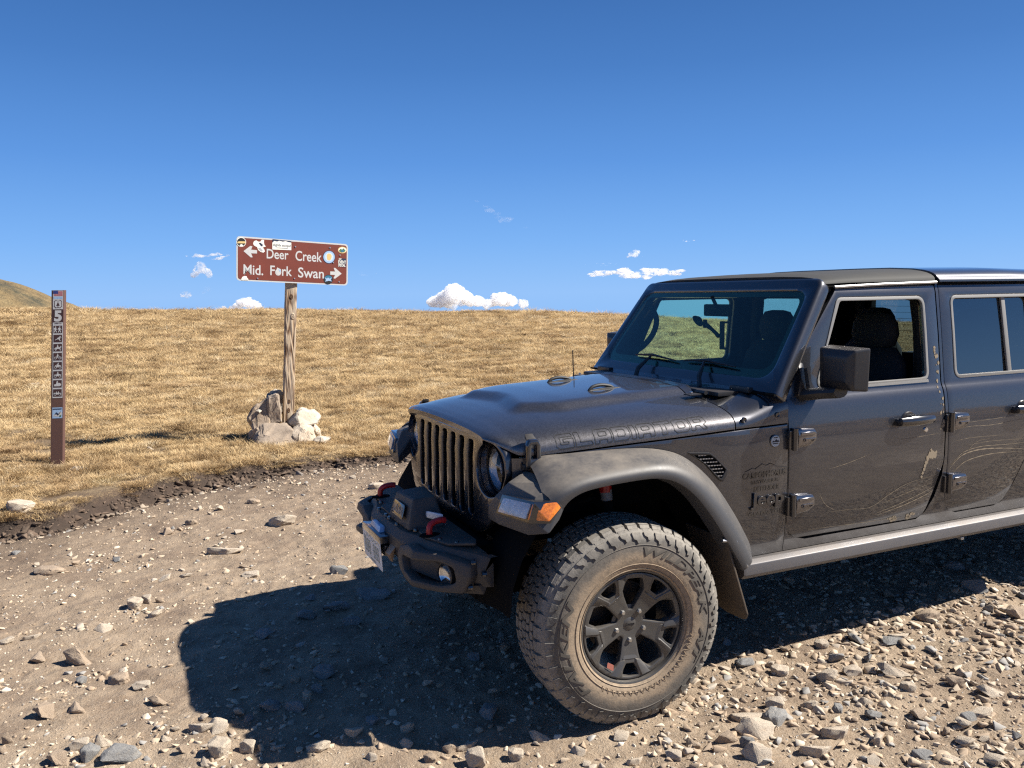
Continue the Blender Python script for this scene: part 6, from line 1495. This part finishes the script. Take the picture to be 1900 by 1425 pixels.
c = t.mix(t.math('MULTIPLY', t.fr(t.noise(ob, 90, 2), 0.45, 0.6), 0.45), c, (0.20, 0.12, 0.055, 1))
d = t.n('ShaderNodeBsdfDiffuse'); tr = t.n('ShaderNodeBsdfTranslucent'); mx_ = t.n('ShaderNodeMixShader'); mx_.inputs[0].default_value = 0.28
t.l(c, d.inputs[0]); t.l(c, tr.inputs[0]); t.l(d.outputs[0], mx_.inputs[1]); t.l(tr.outputs[0], mx_.inputs[2]); t.l(mx_.outputs[0], t.out.inputs[0]); GRASS = t.m
tufts = bpy.data.collections.new('grass_tufts')
for i in range(7):
    me = tuft_me(40 + i, 110, 0.068, 0.014, 0.044 if i < 5 else 0.075, 0.0014); me.materials.append(GRASS)
    o = bpy.data.objects.new('grass_tuft', me); tufts.objects.link(o); tag(o, kind='stuff')
def band(d0, d1, a0, a1, sp0, seed, keep=1.0):
    rr = np.random.RandomState(seed); out = []
    D = d0
    while D < d1:
        s = sp0 * max(D, 6) / 7.0; D2 = D * 1.12; n = int((a1 - a0) / 2 * (D2 * D2 - D * D) / (s * s) * keep)
        dd = np.sqrt(rr.uniform(D * D, D2 * D2, n)); aa = rr.uniform(a0, a1, n)
        out.append(np.stack([CAM.x + dd * np.sin(aa), CAM.y + dd * np.cos(aa), np.full(n, s / 0.055), dd], -1)); D = D2
    return np.concatenate(out)
pts = np.concatenate([band(4.2, 66, -0.36, 1.25, 0.047, 1), band(5, 60, 1.25, 1.75, 0.12, 2), band(5, 60, -0.8, -0.36, 0.12, 3), band(4, 40, 1.75, 5.48, 0.26, 4)])
ed = edge_d(pts[:, 0], pts[:, 1]); gap = fbm(pts[:, 0], pts[:, 1], 1.3, 4) + 0.7 * fbm(pts[:, 0], pts[:, 1], 4.5, 3)
ok = (ed > -0.035) & (gap > -0.30) ; ok &= ~((np.abs(pts[:, 0] - mx) < .16) & (pts[:, 1] < my + .05) & (pts[:, 1] > my - .28)); pts = pts[ok]; ed = ed[ok]; gap = gap[ok]
pm = bpy.data.meshes.new('dry_grass'); pm.vertices.add(len(pts))
zz = height(pts[:, 0], pts[:, 1]) - 0.006
pm.vertices.foreach_set('co', np.stack([pts[:, 0], pts[:, 1], zz], -1).ravel())
rr = np.random.RandomState(8); sc = pts[:, 2]; vz = np.minimum(sc, 1.0 + 0.30 * (sc - 1)) * rr.uniform(.6, 1.3, len(sc)) * (1.0 + 1.9 * np.clip(gap, -.3, .35)) * (0.8 + 0.2 * np.clip(ed / 0.4, 0, 1))
S3 = np.stack([sc * rr.uniform(.9, 1.35, len(sc)), sc * rr.uniform(.9, 1.35, len(sc)), np.maximum(vz, .35)], -1)
a1 = pm.attributes.new('size', 'FLOAT_VECTOR', 'POINT'); a1.data.foreach_set('vector', S3.ravel().astype(np.float32))
R3 = np.stack([rr.normal(0, .12, len(sc)), rr.normal(0, .12, len(sc)), rr.uniform(0, 6.283, len(sc))], -1)
a2 = pm.attributes.new('turn', 'FLOAT_VECTOR', 'POINT'); a2.data.foreach_set('vector', R3.ravel().astype(np.float32)); pm.update()
gob = link_mesh('dry_grass', pm, None); pm.materials.append(GRASS); tag(gob, kind='stuff')
ng = bpy.data.node_groups.new('grass_scatter', 'GeometryNodeTree')
ng.interface.new_socket('Geometry', in_out='INPUT', socket_type='NodeSocketGeometry'); ng.interface.new_socket('Geometry', in_out='OUTPUT', socket_type='NodeSocketGeometry')
gi = ng.nodes.new('NodeGroupInput'); gout = ng.nodes.new('NodeGroupOutput'); iop = ng.nodes.new('GeometryNodeInstanceOnPoints'); ci = ng.nodes.new('GeometryNodeCollectionInfo')
ci.inputs['Collection'].default_value = tufts; ci.inputs['Separate Children'].default_value = True; ci.inputs['Reset Children'].default_value = True
na1 = ng.nodes.new('GeometryNodeInputNamedAttribute'); na1.data_type = 'FLOAT_VECTOR'; na1.inputs['Name'].default_value = 'size'
na2 = ng.nodes.new('GeometryNodeInputNamedAttribute'); na2.data_type = 'FLOAT_VECTOR'; na2.inputs['Name'].default_value = 'turn'
L_ = ng.links.new
L_(gi.outputs[0], iop.inputs['Points']); L_(ci.outputs[0], iop.inputs['Instance']); iop.inputs['Pick Instance'].default_value = True
L_(na1.outputs['Attribute'], iop.inputs['Scale'])
try:
    e2r = ng.nodes.new('FunctionNodeEulerToRotation'); L_(na2.outputs['Attribute'], e2r.inputs[0]); L_(e2r.outputs[0], iop.inputs['Rotation'])
except Exception: L_(na2.outputs['Attribute'], iop.inputs['Rotation'])
L_(iop.outputs[0], gout.inputs[0])
md = gob.modifiers.new('scatter', 'NODES'); md.node_group = ng
print('tufts', len(pts))
